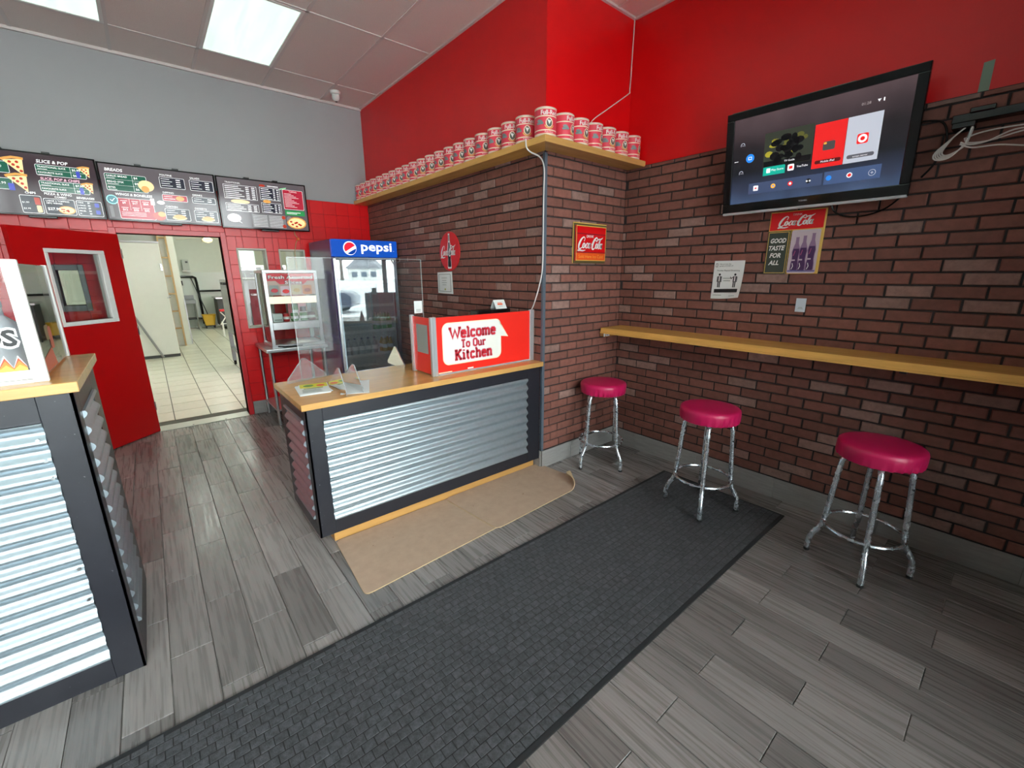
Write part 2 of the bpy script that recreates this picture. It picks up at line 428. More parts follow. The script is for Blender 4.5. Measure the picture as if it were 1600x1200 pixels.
for i, (big, cx, ya, yb) in enumerate(cells):
    ya2, yb2 = max(ya, YF), min(yb, YD); x1 = min(cx+.0766, XA+.01)
    if big and i < 296:
        o = link('plank_tile', pm[i % 4], FLOOR); o.location = (cx, (ya2+yb2)/2, random.uniform(-.0006, .0006)); o.scale = (1, (yb2-ya2-.0028)/.6072, 1)
    else: rest.box(cx-.0766, x1, ya2+.0014, yb2-.0014, -.006, 0)
tag(rest.build('plank_tile_remainder', plank_m, FLOOR), kind='stuff')

# walls -------------------------------------------------------------
def wall_mesh(name, *boxes, m=red_paint):
    b = MB()
    for q in boxes: b.box(*q)
    return structure(b.build(name, m))
WR = wall_mesh('wall_right', (XA+.014, XA+.2, YF-.2, YB+.2, 0, ZC+.1))
WN = wall_mesh('wall_nook', (XC+.014, XA+.014, YB+.014, YB+.2, 0, ZC+.1))
WS = wall_mesh('wall_side', (XC+.014, XC+.2, YB+.2, YD+.2, 0, ZC+.1))
wall_mesh('wall_left', (XL-.2, XL, YF-.2, YD+.2, 0, ZC+.1), m=grey_paint)

def brick_mesh(seed, m, L=.198, H=.0605, D=.0095):
    r = random.Random(seed); b = MB(); j = lambda a: r.uniform(-a, a)
    x, z, c = L/2, H/2, .006
    base = [(-x, 0, -z), (x, 0, -z), (x, 0, z), (-x, 0, z)]
    mid = [(-x+j(.0015), -D*.55, -z+j(.001)), (j(.02), -D*.55, -z+j(.0012)), (x+j(.0015), -D*.55, -z+j(.001)), (x+j(.001), -D*.55, z+j(.001)), (j(.02), -D*.55, z+j(.0012)), (-x+j(.001), -D*.55, z+j(.001))]
    top = [(p[0]*(1-.0045/x), -D+j(.0012), p[2]*(1-.0035/z)) for p in mid]
    b.v = base+mid+top
    b.f = [(0, 1, 6, 5, 4), (1, 2, 7, 6), (2, 3, 9, 8, 7), (3, 0, 4, 9)] + [(4+i, 4+(i+1) % 6, 10+(i+1) % 6, 10+i) for i in range(6)] + [(10, 11, 14, 15), (11, 12, 13, 14)]
    b.m = [0]*len(b.f)
    return b.mesh('brick', m)
BR = [brick_mesh(i, brick_m) for i in range(9)] + [brick_mesh(20, brick_lt), brick_mesh(21, brick_lt)]
def lay_bricks(wall, start, ud, rot, length, z0, z1, shift, limit, seed, cuts=()):
    r = random.Random(seed); out = []; n = 0; z = z0; CH = .0705
    ud = Vector(ud)
    while z < z1-.012:
        h = min(CH, z1-z); a = -shift if n % 2 == 0 else -shift-.1045
        a += r.uniform(-.012, .012)
        while a < length:
            s0, s1 = max(a, 0), min(a+.209, length)
            if s1-s0 > .03:
                c = Vector(start)+ud*((s0+s1)/2); c.z = z+h/2
                q = proj(c); big = 0
                if q and in_view(c, 40): big = 1/q[2]**2
                out.append((big, c, (s1-s0-.011)/.198, (h-.010)/.0605))
            a += .209
        z += CH; n += 1
    out.sort(key=lambda t: -t[0]); rest = MB()
    Rm = Matrix.Rotation(rot, 3, 'Z')
    for i, (big, c, sx, sz) in enumerate(out):
        me = BR[r.randrange(9)] if r.random() > .13 else BR[9+r.randrange(2)]
        if big and i < limit:
            o = link('brick', me, wall); o.location = c; o.rotation_euler = (0, 0, rot); o.scale = (sx, r.uniform(.9, 1.1), sz)
        else:
            b = len(rest.v)
            for v in me.vertices: rest.v.append(tuple(c + Rm @ Vector((v.co.x*sx, v.co.y, v.co.z*sz))))
            for p in me.polygons: rest.f.append(tuple(b+i_ for i_ in p.vertices)); rest.m.append(0 if me.materials[0] == brick_m else 1)
    if rest.v: tag(rest.build('brick_remainder', [brick_m, brick_lt], wall), kind='stuff')
BB = .157
MB().box(XA+.0095, XA+.0145, YF, YB+.01, BB-.02, ZB).build('mortar_backing', mortar, WR)
MB().box(XC+.0095, XA+.0095, YB+.0095, YB+.0145, BB-.02, ZB).build('mortar_backing', mortar, WN)
MB().box(XC+.0095, XC+.0145, YB+.0095, YD, BB-.02, ZB).build('mortar_backing', mortar, WS)
lay_bricks(WR, (XA+.0095, YB+.006, 0), (0, -1, 0), -PI/2, YB-YF-.1, BB, ZB, .07, 298, 1)
lay_bricks(WN, (XC+.014, YB+.0095, 0), (1, 0, 0), 0, XA-XC-.008, BB, ZB, .02, 298, 2)
lay_bricks(WS, (XC+.0095, YD-.002, 0), (0, -1, 0), -PI/2, YD-YB-.014, BB, ZB, .1, 298, 3)
# slate corner trim
o = MB().box(XC-.004, XC+.022, YB-.004, YB+.004, .157, 2.495).box(XC-.004, XC+.004, YB+.004, YB+.022, .157, 2.495).build('trim_1', post_blue, bevel=.001); structure(o)
# baseboards made of cut floor tiles
def baseboard(name, start, ud, length, out, joints):
    root = None
    ud, out = Vector(ud), Vector(out)
    b = MB(); c = Vector(start)+ud*length/2+Vector((0, 0, .077)) - out*-.004
    b.obox(c, ud*length/2, out*.003, V(0, 0, .076)); root = structure(b.build(name, grout))
    e = [0]+[j for j in joints if 0 < j < length]+[length]
    for a, d in zip(e, e[1:]):
        b = MB(); c = Vector(start)+ud*((a+d)/2)+Vector((0, 0, .0785))+out*.0105
        b.obox(c, ud*((d-a)/2-.0012), out*.0045, V(0, 0, .078)); b.build('base_tile', plank_base, root, bevel=.001)
baseboard('baseboard_right', (XA+.002, YB-.014, 0), (0, -1, 0), YB-YF, (-1, 0, 0), (.26, .87, 1.48, 2.09, 2.7, 3.31))
baseboard('baseboard_nook', (XC, YB+.002, 0), (1, 0, 0), XA-XC, (0, -1, 0), (.36,))
baseboard('baseboard_side', (XC+.002, YD, 0), (0, -1, 0), YD-YB, (-1, 0, 0), (.5, 1.1, 1.7, 2.3, 2.9))
# back wall with the kitchen doorway and two pass windows
DX0, DX1, DZ = -.147, .703, 2.04
WX = ((.845, 1.12), (1.272, 1.537)); WZ0, WZ1 = 1.045, 1.92
YT = YD+.16
b = MB()
def wallD(x0, x1, z0, z1): b.box(x0, x1, YD+.006, YT, z0, z1)
SWX, SWZ = (-.625, -.475), (1.365, 1.69)
wallD(XL, SWX[0], 0, ZTILE); wallD(SWX[1], DX0, 0, ZTILE); wallD(*SWX, 0, SWZ[0]); wallD(*SWX, SWZ[1], ZTILE); wallD(DX0, DX1, DZ, ZTILE); wallD(DX1, WX[0][0], 0, ZTILE)
wallD(WX[0][0], WX[0][1], 0, WZ0); wallD(WX[0][0], WX[0][1], WZ1, ZTILE); wallD(WX[0][1], WX[1][0], 0, ZTILE)
wallD(WX[1][0], WX[1][1], 0, WZ0); wallD(WX[1][0], WX[1][1], WZ1, ZTILE); wallD(WX[1][1], XC+.02, 0, ZTILE)
WB = structure(b.build('wall_back', M('red_joint', (150, 8, 14), .5)))
MB().box(XL, XC+.02, YD+.004, YT, ZTILE, ZC+.1).build('painted_upper_wall', grey_paint, WB)
tm = [MB().box(-.075, .075, -.006, 0, -.075, .075).mesh('tile', red_tile, bevel=.0022) for _ in range(1)]
ts = []; P_ = .1522
def in_open(x0, x1, z0, z1):
    for a, c, d, e in ((DX0-.05, DX1+.05, 0, DZ+.05), (*WX[0], WZ0, WZ1), (*WX[1], WZ0, WZ1), (*SWX, *SWZ)):
        if x1 > a+.01 and x0 < c-.01 and z1 > d+.01 and z0 < e-.01: return (a, c, d, e)
    return None
def put_tile(x0, x1, z0, z1):
    if x1-x0 < .02 or z1-z0 < .02: return
    h = in_open(x0, x1, z0, z1)
    if h:
        a, c, d, e = h
        if x0 < a: put_tile(x0, a, z0, z1)
        if x1 > c: put_tile(c, x1, z0, z1)
        xa, xb = max(x0, a), min(x1, c)
        if z0 < d: put_tile(xa, xb, z0, d)
        if z1 > e: put_tile(xa, xb, e, z1)
        return
    ts.append((x0, x1, z0, z1))
xx = DX1+.05
while xx < XC: put_tile(xx, min(xx+P_, XC), 0, 0); xx += P_
ts = []
xs_ = [DX1+.052+P_*i for i in range(-24, 13)]
for x in xs_:
    for j in range(17):
        z1 = ZTILE-P_*j; z0 = max(0, z1-P_)
        if x < XL or x > XC: continue
        put_tile(x, min(x+P_, XC+.01), z0, z1)
vis = []
for t in ts:
    c = ((t[0]+t[1])/2, YD, (t[2]+t[3])/2); v = in_view(c, 20)
    if c[0] < -1.2 or (c[0] < -.15 and c[2] < 1.1) or (c[0] > 1.7 and c[2] < 1.5): v = False
    vis.append((0 if v else 1, t))
vis.sort(key=lambda q: q[0]); rest = MB()
for i, (hid, (x0, x1, z0, z1)) in enumerate(vis):
    if not hid and i < 298:
        o = link('tile', tm[0], WB); o.location = ((x0+x1)/2, YD+.0065, (z0+z1)/2); o.scale = ((x1-x0-.0022)/.15, 1, (z1-z0-.0022)/.15)
    else: rest.box(x0+.001, x1-.001, YD+.0005, YD+.0065, z0+.001, z1-.001)
tag(rest.build('tile_remainder', red_tile, WB), kind='stuff')
baseboard('baseboard_back', (DX1+.055, YD+.002, 0), (1, 0, 0), XC-DX1-.06, (0, -1, 0), (.12, .73, 1.34))
# doorway frame, threshold
o = MB().box(DX0-.055, DX0, YD-.014, YT+.01, 0, DZ+.05).box(DX1, DX1+.05, YD-.014, YT+.01, 0, DZ+.05).box(DX0, DX1, YD-.014, YT+.01, DZ, DZ+.05).build('trim_2', red_trim, bevel=.003); structure(o)
o = MB().box(DX0, DX1, YD-.05, YT, 0, .008).build('trim_3', M('pale_threshold', (214, 214, 204), .3, metal=.3), bevel=.003); structure(o)
for x in (.15, .46): MB().lathe([(.008, 0), (.008, .002)], (x, YD-.02, .008), 10).build('screw', dark_grey, o)
# pass windows
def pass_window(n, x0, x1):
    root = structure(MB().box(x0-.012, x0+.006, YD-.01, YT, WZ0, WZ1).box(x1-.006, x1+.012, YD-.01, YT, WZ0, WZ1).box(x0-.012, x1+.012, YD-.01, YT, WZ0-.012, WZ0+.006).box(x0-.012, x1+.012, YD-.01, YT, WZ1-.006, WZ1+.012).build('window_%d' % n, M('pale_frame', (196, 190, 176), .4), bevel=.002))
    MB().box(x0, x1, YD+.07, YD+.075, WZ0, WZ1).build('glass_pane', glass, root)
pass_window(1, *WX[0]); pass_window(2, *WX[1])
root = structure(MB().box(-.665, SWX[0], YD-.014, YT, 1.31, 1.74).box(SWX[1], -.435, YD-.014, YT, 1.31, 1.74).box(*SWX, YD-.014, YT, 1.31, SWZ[0]).box(*SWX, YD-.014, YT, SWZ[1], 1.74).build('window_8', M('grey_metal_frame', (128, 130, 132), .35, metal=.6), bevel=.003))
MB().box(*SWX, YD+.05, YD+.055, *SWZ).build('glass_pane', glass, root)
# open red door leaf
H = Vector((DX0-.008, YD-.02, 0)); dd = Vector((-.716, -.698, 0)).normalized(); nn = Vector((dd.y, -dd.x, 0))   # nn faces the room
if nn.dot(Vector((0, -1, 0))) < 0: nn = -nn
def leafbox(b, s0, s1, z0, z1, t0=-.022, t1=.022, m=0):
    c = H + dd*((s0+s1)/2) + Vector((0, 0, (z0+z1)/2)) + nn*((t0+t1)/2)
    return b.obox(c, dd*((s1-s0)/2), nn*((t1-t0)/2), V(0, 0, (z1-z0)/2), m)
b = MB(); wa, wb, wc, wd = .215, .64, 1.245, 1.83
for q in ((0, .87, .012, wc), (0, .87, wd, 2.025), (0, wa, wc, wd), (wb, .87, wc, wd)): leafbox(b, *q)
DR = structure(b.build('door_1', red_gloss))
b = MB()
for q in ((wa-.045, wb+.02, wd, wd+.034), (wa-.045, wb+.02, wc-.036, wc), (wa-.045, wa+.012, wc, wd), (wb-.006, wb+.02, wc, wd)): leafbox(b, *q, -.03, .03)
b.build('window_frame', white_pl, DR, bevel=.003)
leafbox(MB(), wa, wb, wc, wd, -.003, .003).build('glass_pane', glass, DR)
for z in (.25, 1.05, 1.8):
    MB().tube([H+Vector((0, 0, z))+nn*.024, H+Vector((0, 0, z+.09))+nn*.024], .008, 8).build('hinge', steel, DR)

# ceiling grid --------------------------------------------------------
CE = structure(MB().box(XL-.2, XA+.2, YF-.2, YT, ZC+.03, ZC+.1).build('ceiling', M('ceiling_void', (120, 116, 112), .9)))
GX = [1.31+.61*k for k in range(-8, 5)]; GY = [5.275-1.22*k for k in range(0, 6)]
xs = [XL]+[g for g in GX if XL < g < XA]+[XA+.014]; ys = sorted([YF]+[g for g in GY if YF < g < YD]+[YD+.004])
lights = [(.70, 4.055), (-.52, 4.055)] + [(x, y) for y in (4.055, .395) for x in (-1.74, -2.96)] + [(x, .395) for x in (1.31, .09, -1.13)] + [(x, 1.615) for x in (1.31, -.52, -1.74)]
tile_me = MB().box(-.5, .5, -.5, .5, 0, .012).mesh('ceiling_panel', ceil_m)
for x0, x1 in zip(xs, xs[1:]):
    for y0, y1 in zip(ys, ys[1:]):
        if any(abs(x0-a) < .03 and abs(y0-c) < .03 for a, c in lights): continue
        if x0 > XC+.02 and y0 > YB: continue
        o = link('ceiling_panel', tile_me, CE); o.location = ((x0+x1)/2, (y0+y1)/2, ZC+.004); o.scale = (x1-x0-.02, y1-y0-.02, 1)
for g in GX:
    if XL < g < XA: MB().box(g-.0125, g+.0125, YF, YD if g < XC else YB, ZC-.001, ZC+.006).build('grid_bar', tbar, CE)
for g in GY:
    if YF < g < YD: MB().box(XL, XC if g > YB else XA, g-.0125, g+.0125, ZC-.001, ZC+.006).build('grid_bar', tbar, CE)
structure(MB().box(XL, XC+.014, YD-.022, YD+.004, ZC-.02, ZC+.004).build('trim_4', tbar))
structure(MB().box(XC-.008, XC+.014, YB, YD, ZC-.01, ZC+.004).box(XC, XA, YB-.008, YB+.014, ZC-.01, ZC+.004).box(XA-.008, XA+.014, YF, YB, ZC-.01, ZC+.004).build('trim_5', tbar))
# troffer lights
dm = bpy.data.materials.new('light_diffuser'); dm.use_nodes = True
nt = dm.node_tree; N = nt.nodes; L = nt.links; pb = N['Principled BSDF']
tc = N.new('ShaderNodeTexCoord'); mp = N.new('ShaderNodeMapping'); mp.inputs['Scale'].default_value = (7, .5, 1); L.new(tc.outputs['Object'], mp.inputs[0])
nz = N.new('ShaderNodeTexNoise'); nz.inputs['Scale'].default_value = 2.2; L.new(mp.outputs[0], nz.inputs['Vector'])
mr = N.new('ShaderNodeMapRange'); mr.inputs[1].default_value = .3; mr.inputs[2].default_value = .7; mr.inputs[3].default_value = PANEL*.86; mr.inputs[4].default_value = PANEL*1.14; L.new(nz.outputs['Fac'], mr.inputs[0])
pb.inputs['Emission Color'].default_value = (.66, .88, .77, 1); L.new(mr.outputs[0], pb.inputs['Emission Strength']); pb.inputs['Base Color'].default_value = (.75, .8, .78, 1)
def troffer(x0, y0, label):
    t = thing('ceiling_light', label, 'light', (x0+.305, y0+.61, ZC), 'fluorescent ceiling lights')
    x1, y1 = x0+.61, y0+1.22
    MB().box(x0+.012, x0+.037, y0+.012, y1-.012, ZC-.003, ZC+.02).box(x1-.037, x1-.012, y0+.012, y1-.012, ZC-.003, ZC+.02).box(x0+.037, x1-.037, y0+.012, y0+.037, ZC-.003, ZC+.02).box(x0+.037, x1-.037, y1-.037, y1-.012, ZC-.003, ZC+.02).build('frame', white_pl, t, bevel=.002)
    MB().box(x0+.037, x1-.037, y0+.037, y1-.037, ZC+.004, ZC+.01).build('diffuser', dm, t)
troffer(*lights[0], 'fluorescent ceiling panel shining above the doorway, whole panel in view')
troffer(*lights[1], 'fluorescent ceiling panel shining in the upper left corner, cut off by the frame')
for a in lights[2:]: troffer(*a, 'unseen ceiling panel added out of view to brighten the room')  # unseen panels added to give the room more light
# dome camera
t = thing('dome_camera', 'white dome security camera on the ceiling beside the red wall', 'camera', (1.975, 5.46, ZC))
MB().lathe([(.03, -.03), (.052, -.026), (.058, -.004), (.058, 0)], (1.975, 5.46, ZC), 20).build('base', white_pl, t, smooth=True)
b = MB(); b.lathe([(.005, -.056), (.024, -.052), (.038, -.036), (.043, -.015), (.036, .012)], (0, 0, 0), 20)
hm = b.build('housing', white_pl, t, smooth=True); hm.matrix_parent_inverse = Matrix(); hm.location = (-.004, -.012, -.042); hm.rotation_euler = (.5, -.25, 0)
e = MB().lathe([(.013, -.064), (.013, -.050)], (0, 0, 0), 12).build('lens', black_gloss, hm)

# ------------------------------------------------------------------ storefront, street
gl = structure(MB().box(XL-.2, XA+.2, YF-.2, YF, 0, .34).box(XL-.2, XA+.2, YF-.2, YF, 3.4, ZC+.1).box(XL-.2, XL+.25, YF-.2, YF, .34, 3.4).box(2.3, XA+.2, YF-.2, YF, .34, 3.4).build('wall_front', grey_paint))
fx = [XL+.25, -1.7, -.35, 1.0, 2.3]
for i, (a, c) in enumerate(zip(fx, fx[1:])):
    r = structure(MB().box(a, a+.05, YF-.12, YF-.05, .34, 3.4).box(c-.05, c, YF-.12, YF-.05, .34, 3.4).box(a, c, YF-.12, YF-.05, .34, .4).box(a, c, YF-.12, YF-.05, 3.34, 3.4).build('window_%d' % (3+i), alu))
    MB().box(a+.05, c-.05, YF-.09, YF-.084, .4, 3.34).build('glass_pane', glass, r)
GR = structure(MB().box(-90, 60, -170, YF-.2, -.2, -.1).build('ground', M('snowy_asphalt', (226, 226, 226), .8, var=.22, nscale=.35)))
snow = M('snow', (238, 240, 244), .8)
b = MB()
n = 24
for i in range(n):
    x0, x1 = -30+60*i/n, -30+60*(i+1)/n; h0, h1 = .25+.25*math.sin(i*1.3), .25+.25*math.sin((i+1)*1.3)
    b.poly([(x0, -18, -.1), (x1, -18, -.1), (x1, -19.5, .35+h1), (x0, -19.5, .35+h0)]).poly([(x0, -19.5, .35+h0), (x1, -19.5, .35+h1), (x1, -22, -.1), (x0, -22, -.1)])
tag(b.build('snow_bank', snow, weld=True, smooth=True), 'long ploughed snow bank across the street, mirrored in the fridge door', 'snow bank', kind='stuff')
# parked car across the lot (mirrored in the fridge door)
car_m = M('car_paint', (40, 48, 72), .2, metal=.4); cglass = M('car_glass', (20, 24, 30), .05)
t = thing('parked_car', 'dark blue parked car outside, mirrored at the left of the fridge door', 'car', (-4.3, -11, -.1))
X, Y = -4.3, -11
b = MB(); side = [(-2.1, .3), (2.1, .3), (2.15, .75), (1.9, .95), (1.1, 1.0), (.6, 1.45), (-1.2, 1.5), (-1.9, 1.05), (-2.15, .95)]
b.prism([(X+x, Y-.85, z-.1) for x, z in side], (0, 1.7, 0)); b.build('body', car_m, t, bevel=.05, bseg=2, smooth=True)
MB().prism([(X+x, Y-.86, z-.1) for x, z in ((.95, 1.02), (.53, 1.38), (-1.1, 1.42), (-1.6, 1.05))], (0, 1.72, 0)).build('side_glass', cglass, t)
for sx in (-1.35, 1.35):
    for sy in (-.78, .78):
        MB().tube([(X+sx, Y+sy-.1, .22), (X+sx, Y+sy+.1, .22)], .32, 16).build('wheel', rubber, t)
# house and bare trees
t = thing('house', 'white bungalow with a grey roof across the street, mirrored in the fridge door', 'house', (-24, -112, -.1))
MB().box(-28, -20, -116, -109, -.1, 3).build('wall', M('siding', (226, 226, 222), .7), t)
MB().prism([(-28.5, -108.5, 3), (-19.5, -108.5, 3), (-24, -108.5, 7)], (0, -8, 0)).build('roof', M('shingle_grey', (120, 122, 128), .8), t)
for x in (-27, -24.6, -22.2): MB().box(x, x+1.4, -109.02, -108.95, .9, 2.2).build('window', M('house_glass', (70, 84, 100), .1), t)
bark = M('bark', (92, 84, 76), .9)
def bare_tree(x, y, h, seed, label):
    r = random.Random(seed); b = MB()
    def grow(p, d, l, rad, lev):
        q = p+d*l; b.tube([p, q], [rad, rad*.65], 5, caps=False)
        if lev == 0: return
        for _ in range(4 if lev > 3 else 3):
            nd = (d+Vector((r.uniform(-.8, .8), r.uniform(-.8, .8), r.uniform(-.15, .5)))).normalized()
            grow(p+d*l*r.uniform(.6, 1), nd, l*r.uniform(.6, .8), rad*.55, lev-1)
    t = thing('bare_tree', label, 'tree', (x, y, -.1), 'bare trees across the street')
    grow(Vector((x, y, -.1)), Vector((0, 0, 1)), h*.38, .03*h, 5)
    b.build('trunk_and_branches', bark, t)
for i, (x, y, h, lab) in enumerate(((-9.5, -25.5, 9, 'bare winter tree left of the white bungalow across the street'), (-1.8, -26, 9, 'bare winter tree right of the white bungalow across the street'), (-14, -45, 11, 'tall bare winter tree halfway to the white bungalow'), (-17.5, -120, 16, 'distant bare winter tree beside the white bungalow'), (-32, -118, 17, 'distant bare winter tree at the gable end of the white bungalow'))):
    bare_tree(x, y, h, i, lab)

# ------------------------------------------------------------------ counters
def corrugated(name, parent, org, ud, out, width, height, pitch=.068, amp=.0105, mat=galv):
    """sheet with horizontal ridges: org = lower corner on the backing, ud along, out = outward"""
    org, ud, out = Vector(org), Vector(ud), Vector(out); n = int(height/pitch*10); pts = []
    for i in range(n+1):
        z = height*i/n; pts.append(org + out*(.004+amp+amp*math.cos(2*PI*(z/pitch-.1))) + Vector((0, 0, z)))
    pts += [org + out*.001 + Vector((0, 0, height)), org + out*.001]
    b = MB(); b.prism(pts, ud*width)
    return b.build(name, mat, parent, smooth=True)
def frame_board(b, org, ud, out, u0, u1, z0, z1, th=.012):
    org, ud, out = Vector(org), Vector(ud), Vector(out)
    return b.obox(org+ud*((u0+u1)/2)+out*th/2+Vector((0, 0, (z0+z1)/2)), ud*((u1-u0)/2), out*th/2, V(0, 0, (z1-z0)/2))
def counter(label, x0, x1, y0, y1, zb, zt, top, front, side_x, side, plinth):
    """front = (u0,u1,z0,z1) sheet opening on the y0 face; side = (v0,v1,z0,z1) on the face x = side_x"""
    t = thing('service_counter', label, 'counter', (x0 if side_x == x0 else x1, y0, 0))
    MB().box(x0+.012, x1-.012, y0+.012, y1-.012, zb, zt).build('carcass', black_wood, t)
    O = (0, y0+.012, 0); ud = (1, 0, 0); out = (0, -1, 0)
    fu0, fu1, fz0, fz1 = front
    for q in ((x0, fu0, zb, zt), (fu1, x1, zb, zt), (fu0, fu1, fz1, zt), (fu0, fu1, zb, fz0)):
        if q[1]-q[0] > .004: frame_board(MB(), O, ud, out, *q).build('frame_board', black_wood, t, bevel=.0015)
    corrugated('corrugated_panel', t, (fu0, y0+.012, fz0), ud, out, fu1-fu0, fz1-fz0)
    sgn = -1 if side_x == x0 else 1
    O = (side_x-sgn*.012, 0, 0); ud = (0, 1, 0); out = (sgn, 0, 0); v0, v1, sz0, sz1 = side
    for q in ((y0, v0, zb, zt), (v1, y1, zb, zt), (v0, v1, sz1, zt), (v0, v1, zb, sz0)):
        frame_board(MB(), O, ud, out, *q).build('frame_board', black_wood, t, bevel=.0015)
    corrugated('corrugated_panel', t, (side_x-sgn*.012, v0, sz0), ud, out, v1-v0, sz1-sz0)
    tx0, tx1, ty0, ty1, tz0, tz1 = top
    MB().box(tx0, tx1, ty0, ty1, tz0, tz1).build('worktop', bamboo, t, bevel=.002)
    if plinth: MB().box(*plinth).build('plinth', bamboo, t, bevel=.002)
    return t
CZ = .947
ctr = counter('black framed counter with corrugated metal front holding the welcome sign', .556, 2.345, 2.472, 3.07, .107, CZ-.036,
              (.539, 2.372, 2.458, 3.12, CZ-.036, CZ), (.648, 2.208, .2, .832), .556, (2.53, 2.945, .212, .84), (.655, 2.36, 2.556, 3.0, 0, .107))
LZ = 1.272
lctr = counter('taller black framed counter with corrugated front cut off by the left edge', -2.9, -.269, 2.172, 2.885, 0, LZ-.038,
               (-2.95, -.25, 2.155, 2.913, LZ-.038, LZ), (-2.8, -.366, .107, 1.136), -.269, (2.255, 2.68, .17, 1.14), None)
for x, z in ((-.385, 1.08), (-.38, 1.0), (-.375, .93), (-.378, .55), (-.376, .41)): MB().tube([(x, 2.16, z), (x, 2.152, z)], .006, 8).build('screw', steel, lctr)
# fine seam in the left worktop edge
# ---- welcome sign on the middle counter
t = thing('welcome_sign', 'red and white welcome sign with white speech bubble on the middle counter', 'sign', (1.44, 2.587, CZ))
Y0 = 2.587
MB().box(1.425, 1.442, Y0-.012, Y0+.012, CZ, 1.357).box(1.442, 1.468, Y0-.014, Y0+.01, CZ, 1.357).build('corner_post', alu, t, bevel=.002)
MB().box(2.329, 2.372, Y0-.012, Y0+.014, CZ, 1.360).build('end_post', alu, t, bevel=.002)
MB().box(1.416, 1.442, 2.84, 2.866, CZ, 1.358).build('back_post', alu, t, bevel=.002)
MB().box(1.468, 2.329, Y0-.003, Y0+.003, CZ+.012, 1.352).build('front_panel', welcome_red, t)
MB().box(1.430, 1.436, Y0+.012, 2.84, CZ+.012, 1.350).build('side_panel', welcome_red, t)
MB().box(1.468, 2.329, Y0-.005, Y0-.003, CZ, CZ+.012).build('clear_lip', acrylic_edge, t)
P = Print(plane_map((0, Y0-.003, 0), (1, 0, 0), (0, 0, 1)))
P.rrect(1.515, 1.012, 2.035, 1.312, .05, cream, 1, 6); P.rrect(1.522, 1.019, 2.028, 1.305, .045, warm_white, 2, 6)
P.poly([(2.03, 1.178), (2.106, 1.168), (2.02, 1.295)], cream, 1); P.poly([(2.012, 1.184), (2.098, 1.172), (2.012, 1.285)], warm_white, 3)
for body, x0, x1, y, h in (('Welcome', 1.575, 1.985, 1.203, .068), ('To Our', 1.668, 1.888, 1.130, .05), ('Kitchen', 1.612, 1.95, 1.044, .066)):
    block_text(P, body, (x0+x1)/2, y, h, x1-x0, ((mauve, .0255, 3), (crimson_print, .0165, 5)) if h > .055 else ((mauve, .019, 3), (crimson_print, .0115, 5)))
P.rect(1.475, CZ+.014, 1.585, CZ+.02, cream, 2); P.rect(1.72, CZ+.016, 1.77, CZ+.026, warm_white, 2)
P.build('lettering', t)
P = Print(plane_map((1.430, 2.84, 0), (0, -1, 0), (0, 0, 1)))
P.rect(.05, 1.10, .21, 1.30, print_grey, 1); P.build('print', t)
# tent card, till terminal, acrylic shield, flyer, price card
t = thing('payment_terminal', 'black till terminal half hidden behind the welcome sign', 'terminal', (2.2, 2.93, CZ))
MB().box(2.06, 2.36, 2.86, 3.05, CZ, CZ+.03).box(2.16, 2.26, 2.93, 2.98, CZ+.03, 1.2).build('stand', black_pl, t, bevel=.004)
MB().box(2.03, 2.375, 2.88, 2.99, 1.12, 1.352).build('housing', black_pl, t, bevel=.008, bseg=2)
MB().prism([(2.375-.005, 2.88, 1.12), (2.375-.005, 2.99, 1.12), (2.375-.005, 2.99, 1.352)], (-.01, 0, 0)).build('back_rib', dark_grey, t)
t = thing('tent_card', 'small white tent card with orange print above the welcome sign', 'card', (2.28, 2.93, 1.353))
MB().prism([(2.23, 2.895, 1.353), (2.232, 2.893, 1.353), (2.232, 2.935, 1.425), (2.23, 2.937, 1.425)], (.115, 0, 0)).build('front_leaf', paper, t)
MB().prism([(2.23, 2.975, 1.353), (2.232, 2.977, 1.353), (2.232, 2.937, 1.425), (2.23, 2.935, 1.425)], (.115, 0, 0)).build('back_leaf', paper, t)
P = Print(plane_map((2.23, 2.893, 1.353), (1, 0, 0), (0, .042, .072)))
P.rect(.03, .035, .085, .048, coke_orange, 1); P.rect(.035, .052, .08, .058, coke_orange, 1); P.rect(.04, .022, .08, .026, print_grey, 1); P.build('print', t)

t = thing('acrylic_shield', 'clear acrylic counter shield standing on triangular feet', 'shield', (1.2, 3.1, CZ))
YA = 3.1; SA, SB, SZ = .712, 1.655, 1.748
MB().box(SA, SB, YA-.0025, YA+.0025, CZ+.002, SZ).build('clear_sheet', acrylic, t)
MB().box(SA-.004, SA, YA-.003, YA+.003, CZ+.002, SZ).box(SB, SB+.004, YA-.003, YA+.003, CZ+.002, SZ).box(SA, SB, YA-.003, YA+.003, SZ, SZ+.003).build('polished_edge', acrylic_edge, t)
def tri_foot(a, c, apex, h):       # upright triangular plate between two points on the worktop
    a, c = Vector((*a, CZ+.0014)), Vector((*c, CZ+.0014)); d = (c-a); n = Vector((-d.y, d.x, 0)).normalized()*.005; u = d.normalized(); p = a+d*apex
    pts = [a, c, c+Vector((0, 0, .022)), p+u*.012+Vector((0, 0, h)), p-u*.012+Vector((0, 0, h)), a+Vector((0, 0, .022))]
    MB().prism(pts, n).build('foot', acrylic_foot, t)
    b = MB(); b.tube([a+Vector((0, 0, .022)), p-u*.012+Vector((0, 0, h)), p+u*.012+Vector((0, 0, h)), c+Vector((0, 0, .022))], .0022, 5); b.build('foot_edge', acrylic_edge, t)
tri_foot((.602, 3.02), (.868, 3.09), .46, .15); tri_foot((.80, 2.485), (.80, 2.80), .33, .152); tri_foot((.905, 2.50), (.905, 2.87), .36, .152); tri_foot((1.40, 2.95), (1.40, 3.25), .5, .15)
t = thing('flyer_stack', 'yellow and white printed flyers lying on the middle counter', 'flyer', (.69, 2.77, CZ))
